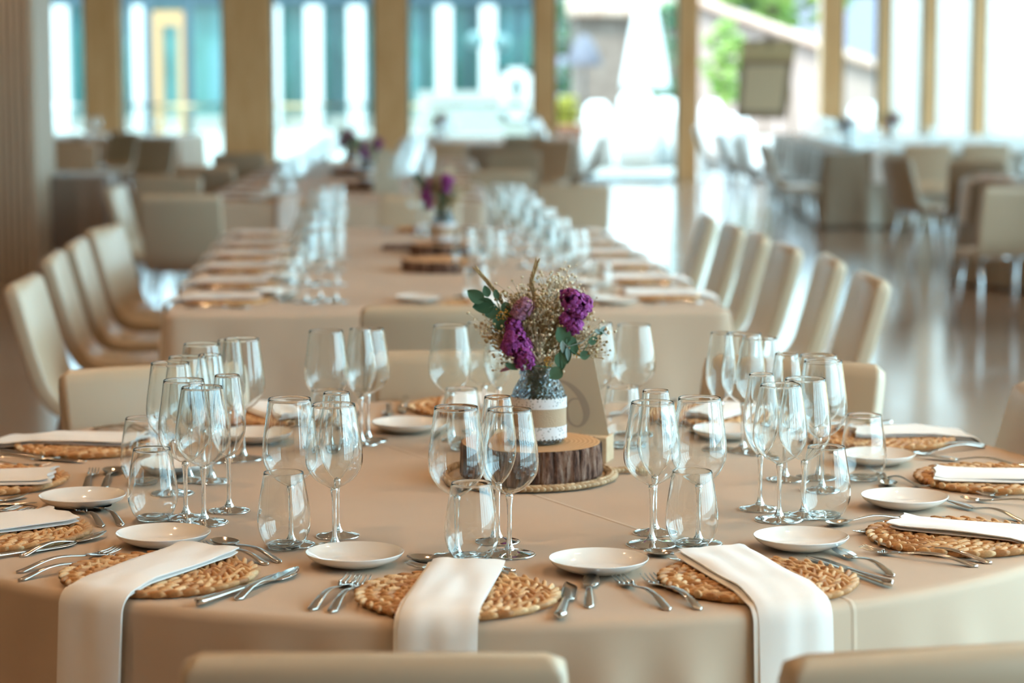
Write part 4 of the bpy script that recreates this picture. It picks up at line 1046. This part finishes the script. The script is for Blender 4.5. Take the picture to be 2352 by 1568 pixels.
def setting(edge, ang, where, grp, full=True, near=False, rnd=random.Random(77), mats=True):
    """edge: point on the table edge, ang: direction the sitter faces (degrees)"""
    a = radians(ang); f = Vector((cos(a), sin(a))); rt = Vector((f.y, -f.x)); E = Vector(edge)
    W_ = lambda lat, inn: (*(E + rt * lat + f * inn), ZT)
    rz = a - pi / 2
    if mats:
        put_mesh('woven_placemat', MATS[0], W_(0, .19), rz + rnd.uniform(0, 6), 'round woven mat on ' + where, 'placemat', 'mats on ' + grp)
        o = put_mesh('napkin', NAPM, W_(rnd.uniform(-.02, .02), .30), rz, 'white napkin hanging over the edge of ' + where, 'napkin', 'napkins on ' + grp)
    put_mesh('side_plate', PLATE, W_(-.22, .36), 0, 'white side plate on ' + where, 'plate', 'plates on ' + grp)
    if full:
        for lat in (-.185, -.215):
            p = W_(lat, .26); put_mesh('dinner_fork', FC['fork'], p, rz - pi / 2, 'silver fork on ' + where, 'fork', 'forks on ' + grp)
        for lat in (.185, .215):
            p = W_(lat, .28); put_mesh('table_knife', FC['knife'], p, rz - pi / 2, 'silver knife on ' + where, 'knife', 'knives on ' + grp)
    for kind, lat, inn in (('white', -.05, .50), ('red', .045, .46), ('flute', .02, .56), ('tumbler', -.02, .39)):
        lat += rnd.uniform(-.008, .008); inn += rnd.uniform(-.01, .01); x, y, z = W_(lat, inn)
        lab = 'clear %s on %s' % (NICE[kind], where)
        if near: PR[kind].put((x, y, z), 0, lab, NICE[kind] + 's on ' + grp)
        else: put_mesh(FARG[kind][0], FARG[kind][1], (x, y, z), 0, lab, {'tumbler': 'tumbler', 'flute': 'flute'}.get(kind, 'wine glass'), NICE[kind] + 's on ' + grp)
def on(c, rot, x, y): return (c[0] + x * cos(rot) - y * sin(rot), c[1] + x * sin(rot) + y * cos(rot))
dg = math.degrees
for i in range(6):
    y = -TLY + .40 + i * .64
    setting(on(TC, TR, -TWX, y), 0 + dg(TR), 'the left side of the long table', 'the left side of the long table', near=True)
    setting(on(TC, TR, TWX, y + .06), 180 + dg(TR), 'the right side of the long table', 'the right side of the long table', near=True)
setting(on(TC, TR, .13, -TLY), 90 + dg(TR), 'the near end of the long table', 'the near end of the long table', near=True)
setting(on(TC, TR, .05, TLY), 270 + dg(TR), 'the far end of the long table', 'the far end of the long table', near=True)
for i in range(9):
    y = -3.5 + .45 + i * .76
    setting(on(T2C, .03, -.86, y), 0, 'the left side of the second table', 'the left side of the second table', full=False)
    setting(on(T2C, .03, .86, y), 180, 'the right side of the second table', 'the right side of the second table', full=False)
setting(on(T2C, .03, -.35, -3.5), 90, 'the near end of the second table', 'the near end of the second table', full=False)
for i in range(4):
    for sx, an in ((-1, 0), (1, 180)): setting((T3C[0] + sx * 1.0, T3C[1] - 1.3 + i * .8), an, 'the farthest middle table', 'the farthest middle table', full=False)
for i in range(3): setting((T4C[0] - .7 + i * .7, T4C[1] - 1.2), 90, 'the far left table', 'the far left table', full=False)
for i in range(9):
    setting(on(TAC, radians(-2), -1.75, -3.3 + .45 + i * .69), 0, 'the left side of the large right-hand table', 'the left side of the large right-hand table', full=False)
for i in range(9):
    setting(on(TAC, radians(-2), 1.75, -3.3 + .45 + i * .69), 180, 'the right side of the large right-hand table', 'the right side of the large right-hand table', full=False)
for i in range(5):
    setting(on(TAC, radians(-2), -1.2 + i * .62, -3.3), 90, 'the near end of the large right-hand table', 'the near end of the large right-hand table', full=False)
for i in range(8):
    a = 2 * pi * i / 8 + .2; setting((T5C[0] + R5 * cos(a), T5C[1] + R5 * sin(a)), dg(a) + 180, 'the round table at the right edge', 'the round table at the right edge', full=False)
# centrepieces further back
def centre(x, y, lab, s=1.0, rz=0, log=True):
    if log: make_log(.14, .05, int(y * 3) % 17, 'bark-edged log slice under the flowers on ' + lab, (x, y, ZT))
    z = ZT + (.051 if log else 0)
    JAR.put((x, y, z), rz, 'glass jar with burlap band on ' + lab); BQ.put((x, y, z + .140), rz, 'dried purple and cream bouquet on ' + lab)
c1 = T(1018, 628); make_log(.165, .045, 5, 'wide dark log slice in the middle of the long table', (c1[0], c1[1] + .14, ZT))
c2 = T(1018, 588); centre(c2[0], c2[1] + .05, 'the long table', rz=-.7)
tag(MB().box(-.17, .17, -.06, .10, 0, .02).build('wood_slab', M['bark'], None, (T(960, 588)[0], T(960, 588)[1] + .35, ZT)), 'flat dark wood slab left of the second flower jar', 'slab')
for d, u, lab, rz in ((15.4, 842, 'the near half of the second table', .5), (17.6, 806, 'the far half of the second table', -.9), (27.0, 1008, 'the farthest middle table', .8), (25.0, 1945, 'the near half of the large right-hand table', -.4), (28.2, 2042, 'the far half of the large right-hand table', .3)):
    centre((u - 1176) / F * d, d, lab, rz=rz, log=d < 20)
for (u, d, lab) in ((885, 15.0, 'folded taupe menu card standing on the second table'),):
    x = (u - 1176) / F * d; cdm = MB(); cdm.add([(-.08, 0, 0), (.10, 0, 0), (.05, .05, .27), (-.06, .05, .27), (-.08, .10, 0), (.10, .10, 0)], [(0, 1, 2, 3), (5, 4, 3, 2), (0, 3, 4), (1, 5, 2), (0, 4, 5, 1)], False)
    tag(cdm.build('menu_card', M['card'], None, (x, d, ZT)), lab, 'card')
# salt cellar and dish on the side table
sx_, sy_ = T(70, 392); o = thing('water_tumbler', 'clear tumbler on the small side table by the pier', 'tumbler', (-3.66, 17.9, ZT))
MB().lathe([(.0001, .002), (.03, .002), (.04, .03), (.042, .06), (.035, .12), (.034, .12), (.041, .06), (.039, .031), (.029, .004), (.0001, .004)], 32).build('wall', M['bowl'], o)
MB().lathe([(.0001, 0), (.028, 0), (.028, .01), (.0001, .01)], 24).build('base', M['glass'], o)
tag(MB().lathe([(.0001, .0), (.03, .0), (.055, .025), (.052, .028), (.028, .004), (.0001, .004)], 40).build('small_bowl', M['porcelain'], None, (T(135, 400)[0], 17.75, ZT)), 'small white bowl on the side table by the pier', 'bowl')
# napkin over the side table's right edge
put_mesh('napkin', NAPM, (T6C[0] + .34 - .30, T6C[1] - .18, ZT), pi / 2, 'pale napkin hanging over the right edge of the small side table', 'napkin')
put_mesh('napkin', NAPM, (-2.55 - .3, 15.6, .62), pi / 2, 'white napkin lying over a chair left of the second table', 'napkin') if False else None

# wooden menu board on an easel
bd = 31.2
br_ = thing('menu_board', 'tilted wooden board with a framed paper panel on an easel', 'board', ((1760 - 1176) / F * bd, bd, 0))
P_ = lambda u, v, dy=0: PD(u, v, bd + dy) - Vector(((1760 - 1176) / F * bd, bd, 0))
def slab(name, cs, d0, d1, m):
    a = [P_(u, v, d0) for u, v in cs]; b = [P_(u, v, d1) for u, v in cs]
    mb = MB(); mb.add(a + b, [(3, 2, 1, 0), (4, 5, 6, 7), (0, 1, 5, 4), (1, 2, 6, 5), (2, 3, 7, 6), (3, 0, 4, 7)], False); return mb.build(name, m, br_)
bw = wood('menu board wood', (.45, .28, .12), (.55, .36, .17), (1, 1, 6), .6); bfm = mat('menu board dark frame', (.26, .18, .12), .6); bp = mat('brown paper panel', (.66, .50, .33), .8)
slab('board', [(1704, 92), (1830, 92), (1806, 274), (1689, 272)], 0, .03, bw)
slab('heading_panel', [(1705, 96), (1828, 96), (1823, 134), (1701, 134)], -.012, 0, mat('menu board heading', (.60, .45, .25), .7))
slab('inner_frame', [(1700, 140), (1823, 140), (1806, 272), (1690, 270)], -.014, 0, bfm)
slab('paper_panel', [(1712, 150), (1809, 150), (1794, 256), (1702, 254)], -.020, -.014, bp)
for nm, cs in (('carved_mark', [(1722, 93), (1745, 93), (1742, 101), (1724, 101)]), ('carved_mark', [(1812, 93), (1826, 93), (1824, 108), (1814, 104)]), ('carved_mark', [(1755, 88), (1772, 78), (1780, 92), (1766, 112)])):
    slab(nm, cs, -.02, -.005, bfm)
for nm, u0, u1 in (('easel_leg', 1712, 1700), ('easel_leg', 1812, 1822)):
    a = P_(u0, 100, .05); b = P_(u1, 400, .10); b.z = 0; MB().tube([a, b], .018, 8).build(nm, bw, br_)
a = P_(1765, 90, .06); MB().tube([a, (a.x, a.y + .55, 0)], .018, 8).build('easel_leg', bw, br_)

# ------------------------------------------------------------------ ceiling spots
hm = mat('spot housing', (.03, .03, .03), .5); em = bpy.data.materials.new('warm lamp disc'); em.use_nodes = True
eb = em.node_tree.nodes['Principled BSDF']; eb.inputs['Emission Color'].default_value = (1, .62, .33, 1); eb.inputs['Emission Strength'].default_value = 330
k = 0
for y in (1.2, 3.0, 4.8, 6.6, 9.0, 12.0, 16.0, 21.0, 27.0):
    for x in (-3.9, -1.3, 1.3, 3.9):
        k += 1
        o = bpy.data.objects.new('ceiling_spot', None); COL.objects.link(o); o.location = (x, y, ZC); o['kind'] = 'structure'
        MB().lathe([(.055, 0), (.075, 0), (.075, -.065), (.062, -.065), (.055, 0)], 24).build('housing', hm, o)
        MB().lathe([(.0001, -.004), (.048, -.004), (.048, -.002), (.0001, -.002)], 20).build('lamp_disc', em, o)
